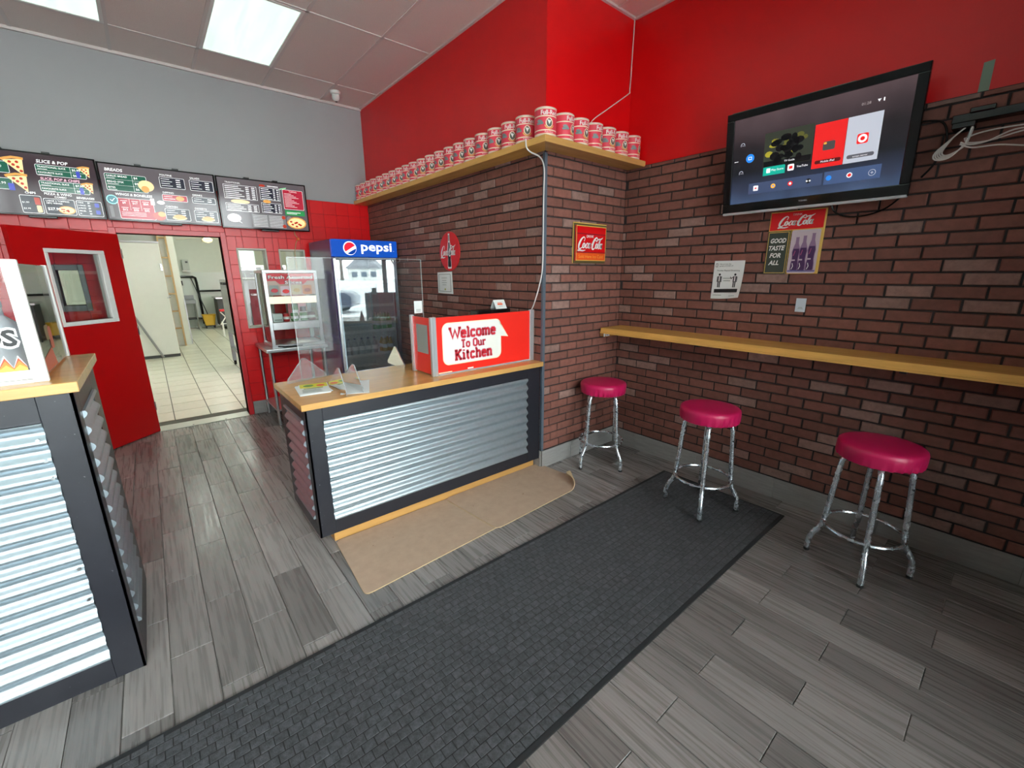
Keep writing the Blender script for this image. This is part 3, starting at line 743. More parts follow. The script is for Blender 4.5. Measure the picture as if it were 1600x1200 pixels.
for i in range(5):
    a = -.12+.05*i*(1 if i % 2 else -1)*.4; cx, cy = .685+.004*i, 2.77+.003*i; c, s_ = math.cos(a), math.sin(a)
    q = [(cx+c*u-s_*v_, cy+s_*u+c*v_, CZ+.0006+.0012*i) for u, v_ in ((-.085, -.125), (.085, -.125), (.085, .125), (-.085, .125))]
    MB().prism(q, (0, 0, .0009)).build('flyer', paper, t)
P = Print(plane_map((cx, cy, CZ+.0066), (c, s_, 0), (-s_, c, 0)))
P.rect(-.08, .02, .08, .12, M('flyer_yellow', (232, 222, 60), .5), 1); P.rect(-.06, -.01, .05, .01, M('flyer_olive', (150, 160, 50), .5), 1)
for i in range(6): P.rect(-.07, -.03-.014*i, .03+.006*(i % 3), -.024-.014*i, print_grey, 1)
P.disc(.04, .06, .025, coke_orange, 2); P.disc(-.03, .07, .03, M('flyer_green', (110, 150, 60), .5), 2); P.build('print', t)
o = MB().box(.835, 1.0, 2.5, 2.83, CZ, CZ+.0012).build('white_patch', paper)  # thin white patch lying on the worktop
o.data.transform(Matrix.Translation((.917, 2.665, 0)) @ Matrix.Rotation(-.38, 4, 'Z') @ Matrix.Translation((-.917, -2.665, 0)))
tag(o, 'flat white patch under the acrylic shield on the counter', 'paper')
t = thing('price_card', 'small white card taped at the top right edge of the acrylic shield', 'card', (1.6, YA-.003, 1.36))
MB().box(1.578, 1.648, YA-.0052, YA-.0035, 1.342, 1.437).build('card', paper, t)
P = Print(plane_map((1.578, YA-.0052, 1.342), (1, 0, 0), (0, 0, 1)))
for i in range(3): P.rect(.015, .012+.008*i, .055, .015+.008*i, print_grey, 1)
P.build('print', t)

# ---- left counter guard
t = thing('sneeze_guard', 'clear counter guard with white posts and flame print on the taller counter', 'guard', (-.35, 2.24, LZ))
MB().box(-.367, -.327, 2.236, 2.256, LZ, 1.697).build('front_post', white_pl, t, bevel=.002)
MB().box(-.355, -.336, 2.885, 2.912, LZ, 1.688).build('back_post', white_pl, t, bevel=.002)
MB().box(-1.5, -.367, 2.243, 2.248, LZ+.008, 1.69).build('front_sheet', acrylic, t)
MB().box(-.348, -.343, 2.256, 2.885, LZ+.008, 1.685).build('side_sheet', acrylic, t)
MB().box(-1.5, -.367, 2.238, 2.253, LZ, LZ+.012).build('base_channel', white_pl, t)
P = Print(plane_map((0, 2.243, 0), (1, 0, 0), (0, 0, 1)))
P.rect(-1.5, 1.286, -.367, 1.318, print_white, 1)
fl_o = M('flame_orange', (240, 120, 30), .4); fl_y = M('flame_yellow', (250, 205, 70), .4); fl_r = M('flame_red', (214, 60, 24), .4)
rf = random.Random(3)
def flames(xa, xb, z0, hh, P, up=1):
    for mm, k, l in ((print_white, 1.0, 2), (fl_r, .86, 3), (fl_o, .68, 4), (fl_y, .4, 5)):
        pts = [(xa, z0)]; n = int((xb-xa)/.016); rr = random.Random(5)
        for i in range(n+1):
            h = hh*(.45+.55*rr.random()) if i % 2 else hh*(.2+.2*rr.random()); pts.append((xa+(xb-xa)*i/n, z0+up*h*k))
        pts.append((xb, z0)); P.poly(pts if up > 0 else pts[::-1], mm, l)
flames(-1.4, -.372, 1.318, .062, P)
flames(-1.4, -.44, 1.69, .07, P, -1)
for mm, bo, l in ((print_white, .09, 6), (print_black, .035, 7)): P.text('OS', -.371 if mm == print_white else -.377, 1.408 if mm == print_black else 1.405, .056 if mm == print_black else .062, mm, l, align='r', bold=bo)
P.build('print', t)
P = Print(plane_map((-.343, 2.256, 0), (0, 1, 0), (0, 0, 1)))
rt = M('pale_red_print', (214, 120, 96), .5)
P.poly([(.04, 1.285), (.34, 1.285), (.30, 1.36), (.05, 1.33)], rt, 1); P.rrect(.24, 1.39, .33, 1.45, .02, M('print_olive', (150, 136, 96), .5), 1); P.rrect(.30, 1.35, .37, 1.44, .02, rt, 2)
P.build('print', t)
def jug(x, y, label):
    t = thing('sauce_jug', label, 'jug', (x, y, LZ), 'white jugs behind the counter guard')
    MB().lathe([(.062, 0), (.065, .01), (.065, .16), (.05, .2), (.026, .225), (.024, .26)], (x, y, LZ), 20).build('body', M('jug_plastic', (196, 202, 208), .4), t, smooth=True)
    MB().lathe([(.028, .255), (.028, .28), (.02, .285)], (x, y, LZ), 16).build('cap', mid_grey, t, smooth=True)
jug(-.462, 2.5, 'grey white jug behind the flame print of the counter guard')
t = thing('spice_box', 'dark red box standing behind the counter guard at the left edge', 'box', (-.58, 2.45, LZ))
MB().box(-.64, -.535, 2.38, 2.5, LZ, LZ+.15).build('carton', M('dark_red_card', (110, 22, 34), .5), t, bevel=.002)
MB().box(-.64, -.535, 2.377, 2.38, LZ+.1, LZ+.115).build('label_strip', mid_grey, t)

# ------------------------------------------------------------------ shelf with cans
t = thing('can_shelf', 'long wooden shelf wrapping the red wall corner under the cans', 'shelf', (2.3, 4, 2.5))
MB().prism([(2.214, 2.308, 2.502), (2.3755, 2.4755, 2.502), (2.3755, YD+.002, 2.502), (2.214, YD+.002, 2.502)], (0, 0, .044)).build('board', bamboo_y, t, bevel=.0015)
MB().prism([(2.2146, 2.308, 2.502), (XA+.01, 2.308, 2.502), (XA+.01, 2.4755, 2.502), (2.3765, 2.4755, 2.502)], (0, 0, .044)).build('board', bamboo, t, bevel=.0015)
CR_, CH_ = .0755, .178
can_proto = thing('tomato_can', 'red tomato can', 'can', (0, 0, 0), 'red tomato cans on the wooden shelf')
MB().lathe([(CR_-.004, .0), (CR_, .003), (CR_, .008), (CR_-.002, .01), (CR_-.002, CH_-.01), (CR_, CH_-.008), (CR_, CH_-.002), (CR_-.003, CH_), (CR_-.006, CH_-.004), (.001, CH_-.004)], (0, 0, 0), 28).build('tin_body', tin, can_proto, smooth=True)
b = MB()
def ring(z0, z1, r, m):
    i0 = len(b.v)
    for k in range(28):
        th = 2*PI*k/28; b.v += [(r*math.cos(th), r*math.sin(th), z0), (r*math.cos(th), r*math.sin(th), z1)]
    for k in range(28):
        k2 = (k+1) % 28; b.f.append((i0+2*k, i0+2*k2, i0+2*k2+1, i0+2*k+1)); b.m.append(m)
for z0, z1, m in ((.010, .017, 1), (.017, .033, 0), (.033, .040, 1), (.040, .118, 0), (.118, .125, 1), (.125, .163, 0), (.163, .168, 1)): ring(z0, z1, CR_-.0008, m)
b.build('label', [can_red, can_cream], can_proto, smooth=True)
def cyl_map(r): return lambda x, y, l: Vector(((r+.0005*l)*math.sin(x/r), -(r+.0005*l)*math.cos(x/r), y))
P = Print(cyl_map(CR_-.0004))
P.text('Full-Red', 0, .129, .029, print_white, 2, bold=.02, width=.118)
P.disc(.0, .082, .026, can_cream, 1, .03); P.disc(.0, .08, .019, can_dark, 2, .024); P.poly([(-.016, .101), (.016, .101), (0, .07)], print_white, 3)
P.ribbon([(-.03, .066), (-.02, .052), (0, .046), (.02, .052), (.03, .066)], .006, gold, 3, 3)
for k, (x, y) in enumerate(((-.062, .088), (-.075, .078), (-.055, .078), (-.07, .094))): P.disc(x, y, .016, can_teal, 1+k, .008)
P.text('Pizza Sauce', 0, .021, .009, print_white, 2, width=.06)
P.build('print', can_proto)
canC = [5.745, 5.588, 5.431, 5.274, 5.10, 4.925, 4.75, 4.59, 4.43, 4.272, 4.105, 3.94, 3.765, 3.597, 3.44, 3.275, 3.11, 2.94, 2.767, 2.6]
canB = [2.475, 2.635, 2.795, 2.955, 3.118, 3.282]
ordn = ['first', 'second', 'third', 'fourth', 'fifth', 'sixth', 'seventh', 'eighth', 'ninth', 'tenth', 'eleventh', 'twelfth', 'thirteenth', 'fourteenth', 'fifteenth', 'sixteenth', 'seventeenth', 'eighteenth', 'nineteenth', 'twentieth']
spots = [(2.298, y, -.62, '%s red can from the grey wall on the long shelf' % ordn[i]) for i, y in enumerate(canC)]
spots.append((2.296, 2.394, -.3, 'red can standing at the outer corner of the shelf'))
spots += [(x, 2.395, (.45, .05, .45, .0, -.1, .42)[i], '%s red can right of the shelf corner on the short shelf' % ordn[i]) for i, x in enumerate(canB)]
rc = random.Random(11)
for i, (x, y, rz, lab) in enumerate(spots):
    o = can_proto if i == 0 else copy_tree(can_proto)
    o.location = (x, y, 2.546); o.rotation_euler = (0, 0, rz+rc.uniform(-.16, .16)); o['label'] = lab

# ------------------------------------------------------------------ wall bar, stools
t = thing('wall_bar', 'long narrow wooden bar shelf along the right brick wall', 'bar', (3.2, 1, 1.12))
MB().box(3.074, XA+.002, YF+.1, 2.455, 1.123, 1.168).build('board', bamboo_y, t, bevel=.002)
MB().box(3.068, 3.074, YF+.1, 2.455, 1.118, 1.130).build('edge_lip', bamboo_y, t)
MB().box(3.10, XA, 2.42, 2.478, 1.085, 1.123).build('end_cleat', bamboo, t)
for y in (1.6, .4, -.7): MB().box(XA-.2, XA, y-.015, y+.015, 1.09, 1.123).build('support_bracket', black_wood, t)
MB().box(3.078, 3.094, 2.419, 2.4195, 1.088, 1.12).box(3.105, 3.16, 2.4185, 2.419, 1.09, 1.118).build('price_sticker', paper, t)
MB().box(3.112, 3.15, 2.4182, 2.4186, 1.108, 1.114).box(3.112, 3.14, 2.4182, 2.4186, 1.098, 1.103).build('sticker_print', print_black, t)
def make_stool():
    t = thing('bar_stool', 'stool', 'stool', (0, 0, 0), 'crimson bar stools along the wall bar')
    def pleat(r, z, th):
        k = 1 if z < .7 else 0
        return r + ((.0045+.003*math.sin(2*th))*math.sin(th*31+1.3*math.sin(3*th))*(.725-z)/.06 if z < .715 else 0)
    MB().lathe([(.15, .652), (.176, .654), (.186, .660), (.189, .675), (.1915, .70), (.193, .722), (.190, .737), (.182, .745), (.165, .749), (.12, .752), (.06, .754), (.01, .754)], (0, 0, 0), 96, wob=pleat).build('seat', vinyl, t, smooth=True)
    MB().lathe([(.14, .645), (.145, .65), (.145, .662)], (0, 0, 0), 24).build('seat_plate', dark_grey, t)
    b = MB(); b.tube([(.185*math.cos(a), .185*math.sin(a), .225) for a in [2*PI*k/40 for k in range(40)]], .0095, 8, closed=True); b.build('foot_ring', chrome, t, smooth=True)
    for k in range(4):
        a = PI/2*k; prof = [(.06, .645), (.11, .647), (.138, .638), (.150, .615), (.156, .57), (.168, .40), (.178, .25), (.184, .205), (.198, .165), (.222, .125), (.232, .095), (.236, .06), (.237, .012)]
        MB().tube([(r*math.cos(a), r*math.sin(a), z) for r, z in prof], .0148, 10).build('leg', chrome, t, smooth=True)
        l = t.children[-1]
        MB().lathe([(.013, 0), (.0165, .004), (.0165, .014), (.0145, .018)], (.237*math.cos(a), .237*math.sin(a), 0), 12).build('rubber_foot', rubber, l)
    return t
st = make_stool()
for i, (x, y, rz, lab) in enumerate(((2.912, .385, 17, 'crimson bar stool on the bare floor nearest the camera at right'), (2.827, 1.285, 27, 'crimson bar stool standing on the end of the charcoal runner'), (2.862, 2.228, -4, 'crimson bar stool in the brick corner beside the counter'))):
    o = st if i == 0 else copy_tree(st)
    o.location = (x, y, .0105 if i == 1 else 0); o.rotation_euler = (0, 0, math.radians(rz)); o['label'] = lab

# ------------------------------------------------------------------ mats
t = thing('floor_runner', 'long charcoal ribbed entrance runner across the floor', 'mat', (1, 1.3, 0))
rx0, rx1, ry0, ry1 = -1.5, 3.14, .833, 1.757
MB().box(rx0, rx1, ry0, ry1, .0005, .006).build('backing', rubber, t)
b = MB(); cw, chh = .047, .039; j = 0; y = ry0+.022; rr = random.Random(4)
while y < ry1-.03:
    x = rx0+.012-(cw/2 if j % 2 else 0)
    while x < rx1-.02:
        xa, xb = max(x, rx0+.01), min(x+cw, rx1-.01)
        if xb-xa > .01:
            h = .0078+rr.uniform(-.0008, .0008); i0 = len(b.v); g, e = .0006, .003
            b.v += [(xa+g, y+g, .005), (xb-g, y+g, .005), (xb-g, y+chh-g, .005), (xa+g, y+chh-g, .005), (xa+e, y+e, h), (xb-e, y+e, h), (xb-e, y+chh-e, h), (xa+e, y+chh-e, h)]
            for q in ((4, 5, 6, 7), (0, 1, 5, 4), (1, 2, 6, 5), (2, 3, 7, 6), (3, 0, 4, 7)): b.f.append(tuple(i0+k for k in q)); b.m.append(0)
        x += cw
    y += chh; j += 1
tag(b.build('ribbed_pile', runner_m, t), kind='stuff')
MB().box(rx0, rx1, ry0, ry0+.02, .0055, .0085).box(rx0, rx1, ry1-.02, ry1, .0055, .0085).box(rx1-.01, rx1, ry0+.02, ry1-.02, .0055, .0085).build('edge_binding', M('runner_edge', (34, 35, 38), .9), t)
def floor_mat(name, label, corners, rad, z, curl=None):
    c0, c1, c2, c3 = [Vector((*c, 0)) for c in corners]; nx, ny = 44, 28
    top, bot = {}, {}; b = MB()
    W_, D_ = (c1-c0).length, (c3-c0).length
    def inside(u, v_):
        # pull grid points near each corner onto its round
        x, y = u*W_, v_*D_
        cx = min(max(x, rad), W_-rad); cy = min(max(y, rad), D_-rad); dx, dy = x-cx, y-cy
        if dx and dy:
            m = max(abs(dx), abs(dy)); l = math.hypot(dx, dy); x, y = cx+dx*m/l, cy+dy*m/l
        return x/W_, y/D_
    def P3(u, v_, h):
        u, v_ = inside(u, v_); p = (c0*(1-u)+c1*u)*(1-v_)+(c3*(1-u)+c2*u)*v_; p.z = z+h
        if curl:
            cp, dr, r0 = curl; s = (p-Vector((*cp, 0))).dot(Vector((*dr, 0)))
            if s > 0:
                d = Vector((*dr, 0)); a = s/r0
                p = p - d*s + d*((r0-h)*math.sin(a)); p.z = z + r0 - (r0-h)*math.cos(a)
        else: p.z += .0006*math.sin(p.x*9)*math.sin(p.y*11)+.0006
        return p
    for i in range(nx+1):
        for j in range(ny+1):
            u, v_ = i/nx, j/ny
            if curl: u = 1-(1-u)**1.5; v_ = v_**1.4
            top[i, j] = len(b.v); b.v.append(tuple(P3(u, v_, .006))); bot[i, j] = len(b.v); b.v.append(tuple(P3(u, v_, 0)))
    for i in range(nx):
        for j in range(ny):
            b.f.append((top[i, j], top[i+1, j], top[i+1, j+1], top[i, j+1])); b.m.append(0); b.f.append((bot[i, j], bot[i, j+1], bot[i+1, j+1], bot[i+1, j])); b.m.append(1)
    for i in range(nx):
        for j in (0, ny): b.f.append((top[i, j], bot[i, j], bot[i+1, j], top[i+1, j])); b.m.append(1)
    for j in range(ny):
        for i in (0, nx): b.f.append((top[i, j], top[i, j+1], bot[i, j+1], bot[i, j])); b.m.append(1)
    o = b.build(name, [cork_m, M('mat_edge', (196, 168, 132), .9)], smooth=True); return tag(o, label, 'mat')
floor_mat('tan_mat', 'tan mat lying flat at the left before the middle counter', ((.618, 1.962), (1.585, 2.012), (1.575, 2.545), (.655, 2.545)), .035, .0004)
floor_mat('tan_mat', 'tan mat with a curled up corner beside the crimson stools', ((1.515, 1.985), (2.475, 2.03), (2.40, 2.55), (1.455, 2.545)), .04, .0085, ((2.31, 2.09), (.80, -.6), .045))

# ------------------------------------------------------------------ television
t = thing('wall_television', 'large black flat television on the right wall showing a home screen', 'television', (3.25, 1.06, 2.35))
TO = Vector((3.285, 1.563, 2.043)); TV = Vector((-.075, 0, .62)).normalized(); TU = Vector((0, -1, 0)); TN = TU.cross(TV)
def tvbox(b, u0, u1, v0, v1, n0, n1, m=0):
    return b.obox(TO+TU*((u0+u1)/2)+TV*((v0+v1)/2)+TN*((n0+n1)/2), TU*((u1-u0)/2), TV*((v1-v0)/2), TN*((n1-n0)/2), m)
tvbox(MB(), .05, .955, .05, .58, -.045, 0).build('housing', black_pl, t, bevel=.01)
b = MB()
for q in ((0, 1.008, 0, .064), (0, 1.008, .584, .628), (0, .048, .064, .584), (.96, 1.008, .064, .584)): tvbox(b, *q, -.012, .014)
b.build('bezel', black_gloss, t, bevel=.004, bseg=2)
tvbox(MB(), .004, 1.004, -.008, .010, -.01, .017).build('silver_trim', M('tv_silver', (206, 208, 214), .25, metal=.35), t, bevel=.004)
tvbox(MB(), .03, .7, .6245, .630, -.002, .012).build('top_bezel_highlight', M('tv_top_highlight', (150, 156, 150), .2, metal=.8), t)  # paler strip put in as the highlight along the top bezel
wm = bpy.data.materials.new('tv_wallpaper'); wm.use_nodes = True; nt = wm.node_tree; N = nt.nodes; L = nt.links; pb = N['Principled BSDF']
pb.inputs['Base Color'].default_value = (.01, .01, .012, 1); pb.inputs['Roughness'].default_value = .12
tc = N.new('ShaderNodeTexCoord'); sp = N.new('ShaderNodeSeparateXYZ'); L.new(tc.outputs['Object'], sp.inputs[0])
mr = N.new('ShaderNodeMapRange'); mr.inputs[1].default_value = 2.08; mr.inputs[2].default_value = 2.62; L.new(sp.outputs['Z'], mr.inputs[0])
cr = N.new('ShaderNodeValToRGB'); L.new(mr.outputs[0], cr.inputs[0]); els = cr.color_ramp.elements
els[0].position = 0; els[0].color = (*lin((88, 112, 152)), 1); els[1].position = 1; els[1].color = (*lin((104, 84, 88)), 1)
for p, c in ((.18, (64, 76, 104)), (.4, (30, 31, 38)), (.65, (46, 40, 44))): e = els.new(p); e.color = (*lin(c), 1)
nz = N.new('ShaderNodeTexNoise'); nz.inputs['Scale'].default_value = 5; L.new(tc.outputs['Object'], nz.inputs['Vector'])
mx = N.new('ShaderNodeMix'); mx.data_type = 'RGBA'; mx.blend_type = 'MULTIPLY'; mx.inputs[0].default_value = .7; L.new(cr.outputs[0], mx.inputs[6]); L.new(nz.outputs['Fac'], mx.inputs[7])
L.new(mx.outputs[2], pb.inputs['Emission Color']); pb.inputs['Emission Strength'].default_value = .95
scr = tvbox(MB(), .046, .962, .062, .586, 0, .003).build('screen', wm, t)
def G(name, rgb, e=.85): return glow('screen_'+name, rgb, e)
sw, sr, sg, st_, sb, sk = G('white', (240, 240, 244)), G('red', (214, 34, 34)), G('grey', (176, 180, 192)), G('teal', (22, 158, 140)), G('blue', (40, 128, 220)), G('black', (12, 12, 14))
so, sy, sol = G('orange', (240, 170, 60)), G('yellow', (150, 142, 44)), G('olive', (48, 52, 44))
P = Print(plane_map(TO+TN*.003, TU, TV))
P.rect(.245, .266, .52, .466, sol, 1); rr = random.Random(21)
for i in range(16): P.disc(.27+.235*rr.random(), .33+.12*rr.random(), .014+.014*rr.random(), (sy, sol, G('moss', (84, 84, 40)))[i % 3], 2, .01+.008*rr.random(), 9)
for i in range(26): P.disc(.30+.17*rr.random(), .275+.15*rr.random(), .016+.016*rr.random(), sk, 3, .014+.01*rr.random(), 9)
P.rect(.248, .268, .517, .30, sk, 3); P.text('TV Guide', .40, .282, .011, sw, 4)
P.rect(.525, .213, .683, .452, sr, 1); P.rrect(.574, .305, .635, .352, .008, G('dark', (70, 66, 66)), 2); P.rect(.578, .338, .592, .348, so, 3); P.rrect(.54, .236, .672, .256, .009, G('maroon', (80, 20, 22)), 2); P.text('Mobile iPad', .606, .241, .011, sw, 3)
P.rect(.685, .213, .843, .452, sg, 1); P.rrect(.738, .306, .79, .358, .008, sr, 2); P.disc(.764, .332, .021, sw, 3); P.disc(.764, .332, .011, sr, 4); P.rrect(.70, .236, .826, .256, .009, G('slate', (84, 84, 92)), 2); P.text('screen mirror', .763, .241, .009, sw, 3)
P.rect(.249, .217, .379, .277, st_, 1); P.rect(.27, .232, .292, .258, sw, 2); P.text('Play Store', .335, .240, .013, sw, 2)
P.rrect(.394, .225, .430, .262, .006, sw, 1); P.rect(.402, .235, .422, .252, sr, 2); P.text('YouTube', .475, .237, .012, sw, 2)
P.disc(.161, .339, .026, sb, 1, n=20); P.frame(.150, .33, .172, .348, .003, sw, 2)
for v in (.427, .257): P.ribbon([(.097, v-.008), (.097, v+.004), (.104, v+.011), (.113, v+.011), (.12, v+.004), (.12, v-.008)], .003, sg, 1); P.disc(.1085, v-.003, .003, sg, 1)
P.rect(.06, .33, .085, .333, sw, 1)
P.rect(.165, .115, .59, .182, G('tile', (58, 70, 98)), 1); P.rect(.60, .113, .87, .185, G('tile2', (62, 80, 116)), 1)
for u, m in ((.211, sw), (.318, so), (.418, sr), (.518, sk), (.624, sb), (.726, sw)):
    (P.rrect(u-.015, .134, u+.015, .165, .004, m, 2) if m in (sw,) and u < .3 else P.disc(u, .149, .014, m, 2))
P.disc(.211, .149, .006, sr, 3); P.disc(.318, .149, .005, sb, 3); P.disc(.418, .149, .007, sw, 3); P.disc(.726, .149, .009, sr, 3); P.disc(.51, .149, .005, sw, 3); P.disc(.526, .149, .005, sw, 3)
P.disc(.831, .146, .017, sg, 2); P.disc(.831, .146, .0145, G('tile2', (62, 80, 116)), 3); P.rect(.824, .1445, .838, .1475, sg, 4); P.rect(.8295, .139, .8325, .153, sg, 4)
P.text('01:28', .758, .498, .014, G('dim', (150, 140, 140)), 1); P.poly([(.806, .512), (.822, .512), (.814, .499)], sw, 1); P.rect(.832, .498, .838, .514, sw, 1)
P.build('screen_print', t)
P = Print(plane_map(TO+TN*.0135, TU, TV)); P.text('TOSHIBA', .503, .035, .0085, M('logo_silver', (190, 196, 210), .3), 2, bold=.01); P.build('maker_lettering', t)
MB().box(3.29, XA+.004, .9, 1.2, 2.25, 2.45).build('wall_mount', black_pl, t)
def cable(name, pts, r, mat, label, cat='cable', closed=False):
    Q = []; n = len(pts); Pp = [Vector(p) for p in pts]
    for i in range(n-1):
        p0, p1, p2, p3 = Pp[max(i-1, 0)], Pp[i], Pp[i+1], Pp[min(i+2, n-1)]
        for k in range(6):
            u = k/6; Q.append(.5*((2*p1)+(p2-p0)*u+(2*p0-5*p1+4*p2-p3)*u*u+(3*p1-p0-3*p2+p3)*u**3))
    Q.append(Pp[-1])
    return tag(MB().tube(Q, r, 6).build(name, mat, smooth=True), label, cat)
cable('power_cable', [(3.33, .93, 2.08), (3.353, .90, 2.0), (3.354, .80, 1.965), (3.354, .68, 1.985), (3.353, .6, 2.05), (3.34, .57, 2.12)], .005, black_pl, 'black cable sagging on the bricks below the television')
cable('power_cable', [(3.33, .58, 2.42), (3.353, .49, 2.40), (3.354, .46, 2.30), (3.354, .49, 2.2), (3.353, .53, 2.14)], .005, black_pl, 'black cable looping on the bricks right of the television')

# bracket, coiled white cable, tape
t = thing('wall_bracket', 'black wall bracket high on the bricks at the right edge', 'bracket', (3.33, .2, 2.39))
MB().box(3.30, XA+.002, -.15, .45, 2.37, 2.41).build('rail', black_pl, t, bevel=.003)
MB().box(3.29, XA, .3, .39, 2.405, 2.43).build('clamp', black_gloss, t, bevel=.004)
MB().box(3.297, 3.30, .31, .37, 2.412, 2.416).build('silver_line', steel, t)
MB().box(3.30, XA, .36, .445, 2.345, 2.372).build('hook_plate', black_pl, t, bevel=.003)
t = thing('coiled_cable', 'bundle of white cable hanging in loops from the black bracket', 'cable', (3.33, .4, 2.3))
rw = random.Random(8); wc = M('white_cable', (216, 210, 206), .4)
for i in range(5):
    k = .75+.07*i; x = 3.345-.009*i
    pts = [(x, .367+.003*i, 2.362), (x, .42, 2.335-.004*i), (x, .40+.085*k, 2.30-.05*k), (x, .395+.085*k, 2.30-.085*k), (x-.004, .43, 2.30-.085*k), (x-.004, .385, 2.265), (x, .375, 2.30), (x, .367, 2.355)]
    b = MB(); Q = []
    Pp = [Vector(p) for p in pts]; n = len(Pp)
    for a in range(n-1):
        p0, p1, p2, p3 = Pp[max(a-1, 0)], Pp[a], Pp[a+1], Pp[min(a+2, n-1)]
        for u in (0, .2, .4, .6, .8): Q.append(.5*((2*p1)+(p2-p0)*u+(2*p0-5*p1+4*p2-p3)*u*u+(3*p1-p0-3*p2+p3)*u**3))
    b.tube(Q, .0034, 6); b.build('loop', wc, t, smooth=True)
for i, pts in enumerate(([(.385, 2.30), (.34, 2.315), (.25, 2.32), (.12, 2.31), (.0, 2.26)], [(.39, 2.30), (.372, 2.275), (.30, 2.27), (.2, 2.29), (.08, 2.305)], [(.40, 2.28), (.36, 2.262), (.30, 2.268), (.22, 2.30), (.12, 2.295)], [(.40, 2.27), (.35, 2.245), (.26, 2.24), (.15, 2.215), (.02, 2.20)])):
    P3 = [Vector((3.335-.01*i, y, z)) for y, z in pts]; Q = []
    for a in range(4):
        p0, p1, p2, p3 = P3[max(a-1, 0)], P3[a], P3[a+1], P3[min(a+2, 4)]
        for u in (0, .2, .4, .6, .8): Q.append(.5*((2*p1)+(p2-p0)*u+(2*p0-5*p1+4*p2-p3)*u*u+(3*p1-p0-3*p2+p3)*u**3))
    MB().tube(Q+[P3[-1]], .0036, 6).build('strand', wc, t, smooth=True)
MB().tube([(3.31, .372, 2.37), (3.308, .374, 2.33), (3.306, .378, 2.295)], .003, 6).build('tie', black_pl, t)
o = MB().poly([(XA+.0135, .388, 2.515), (XA+.0135, .349, 2.515), (XA+.0135, .351, 2.650), (XA+.0135, .389, 2.646)]).poly([(XA+.0125, .388, 2.515), (XA+.0125, .349, 2.515), (XA+.0125, .351, 2.650), (XA+.0125, .389, 2.646)]).build('tape_strip', tape_m)
tag(o, 'strip of pale green tape on the red wall above the bracket', 'tape')
cable('white_cable', [(2.86, 2.494, 2.72), (2.90, 2.494, 2.80), (3.1, 2.494, 2.93), (3.335, 2.492, 3.08), (3.352, 2.49, 3.12), (3.356, 2.488, 3.35), (3.36, 2.486, ZC)], .0045, wc, 'thin white cable running up the red corner to the ceiling')
cable('white_cable', [(2.209, 2.50, 2.555), (2.207, 2.49, 2.50), (2.23, 2.475, 2.47), (2.33, 2.478, 2.45), (2.376, 2.484, 2.38), (2.378, 2.488, 2.2), (2.378, 2.488, 1.9), (2.376, 2.49, 1.68), (2.365, 2.51, 1.55), (2.352, 2.55, 1.42), (2.35, 2.585, 1.355)], .005, wc, 'white cable hanging from the shelf down the corner trim to the welcome sign')

# ------------------------------------------------------------------ signs on the bricks
t = thing('metal_sign', 'tall sign with three bottles and Good Taste For All below the television', 'sign', (XA, 1.1, 1.83))
SX = XA-.005
MB().box(SX, XA+.0, .942, 1.270, 1.631, 2.035).build('plate', gold, t, bevel=.002)
P = Print(plane_map((SX, 1.270, 1.631), (0, -1, 0), (0, 0, 1)))
P.rect(.006, .286, .318, .398, coke_red, 1); P.text('DRINK', .165, .373, .013, print_white, 2); script_logo(P, .062, .302, .215, print_white, 2, .078)
P.rect(0, 0, .138, .280, sign_green, 1); P.frame(.005, .006, .131, .274, .0035, gold, 2)
for i, s in enumerate(('GOOD', 'TASTE', 'FOR', 'ALL')): P.text(s, .07-.004*i, .205-.048*i, .030, print_white, 2, bold=.03, shear=.25, width=(.096, .1, .07, .066)[i])
P.rrect(.146, .004, .312, .280, .012, mauve, 1); P.frame(.142, 0, .145, .282, .0015, black_gloss, 1)
for i, (cx, h) in enumerate(((.186, .215), (.228, .222), (.276, .235))):
    def bot(f, w): return [(cx-w*a, .02+h*b_) for a, b_ in f]+[(cx+w*a, .02+h*b_) for a, b_ in reversed(f)]
    f = [(.9, 0), (1, .05), (.98, .2), (.8, .32), (.85, .45), (1, .56), (.8, .68), (.42, .82), (.38, .95), (.42, 1)]
    P.poly(bot(f, .024), bottle_print, 2+i); P.poly(bot([(.8, .02), (.9, .06), (.88, .2), (.72, .32), (.78, .45), (.9, .56), (.75, .66)], .022), M('cola_purple', (76, 44, 92), .4), 5); P.rect(cx-.018, .02+h*.3, cx+.002, .02+h*.34, mauve, 6); P.ribbon([(cx-.014, .03), (cx-.006, .05), (cx-.012, .07)], .004, print_white, 6); P.ribbon([(cx-.012, .02+h*.45), (cx-.004, .02+h*.6)], .004, M('cola_hi', (190, 90, 130), .4), 6)
P.rect(.15, .014, .31, .024, M('cola_base', (110, 110, 170), .4), 3)
P.build('print', t)
t = thing('distancing_notice', 'white paper notice with two figures taped on the bricks above the bar', 'notice', (XA, 1.5, 1.58))
b = MB(); n = 10
def npos(u, v_):     # lower right corner lifts off the wall
    l = max(0, (u-.55)+(.45-v_)); return (XA-.003-.05*l*l, 1.623-.222*u+.004*(1-v_), 1.447+.280*v_+.02*l*l)
for off in (0, .001):
    for i in range(n):
        for j in range(n):
            q = [npos(a/n, c/n) for a, c in ((i, j), (i+1, j), (i+1, j+1), (i, j+1))]; b.poly([(p[0]+off, p[1], p[2]) for p in q])
b.build('sheet', paper, t, weld=True, smooth=True)
P = Print(lambda x, y, l: Vector(npos(x/.222, y/.280))+Vector((-.0008-.0004*l, 0, 0)))
P.frame(.012, .235, .028, .262, .003, print_black, 1); P.text('Help prevent the', .04, .252, .010, print_black, 1, align='l', width=.085); P.text('spread of COVID-19', .04, .238, .010, print_black, 1, align='l', width=.1)
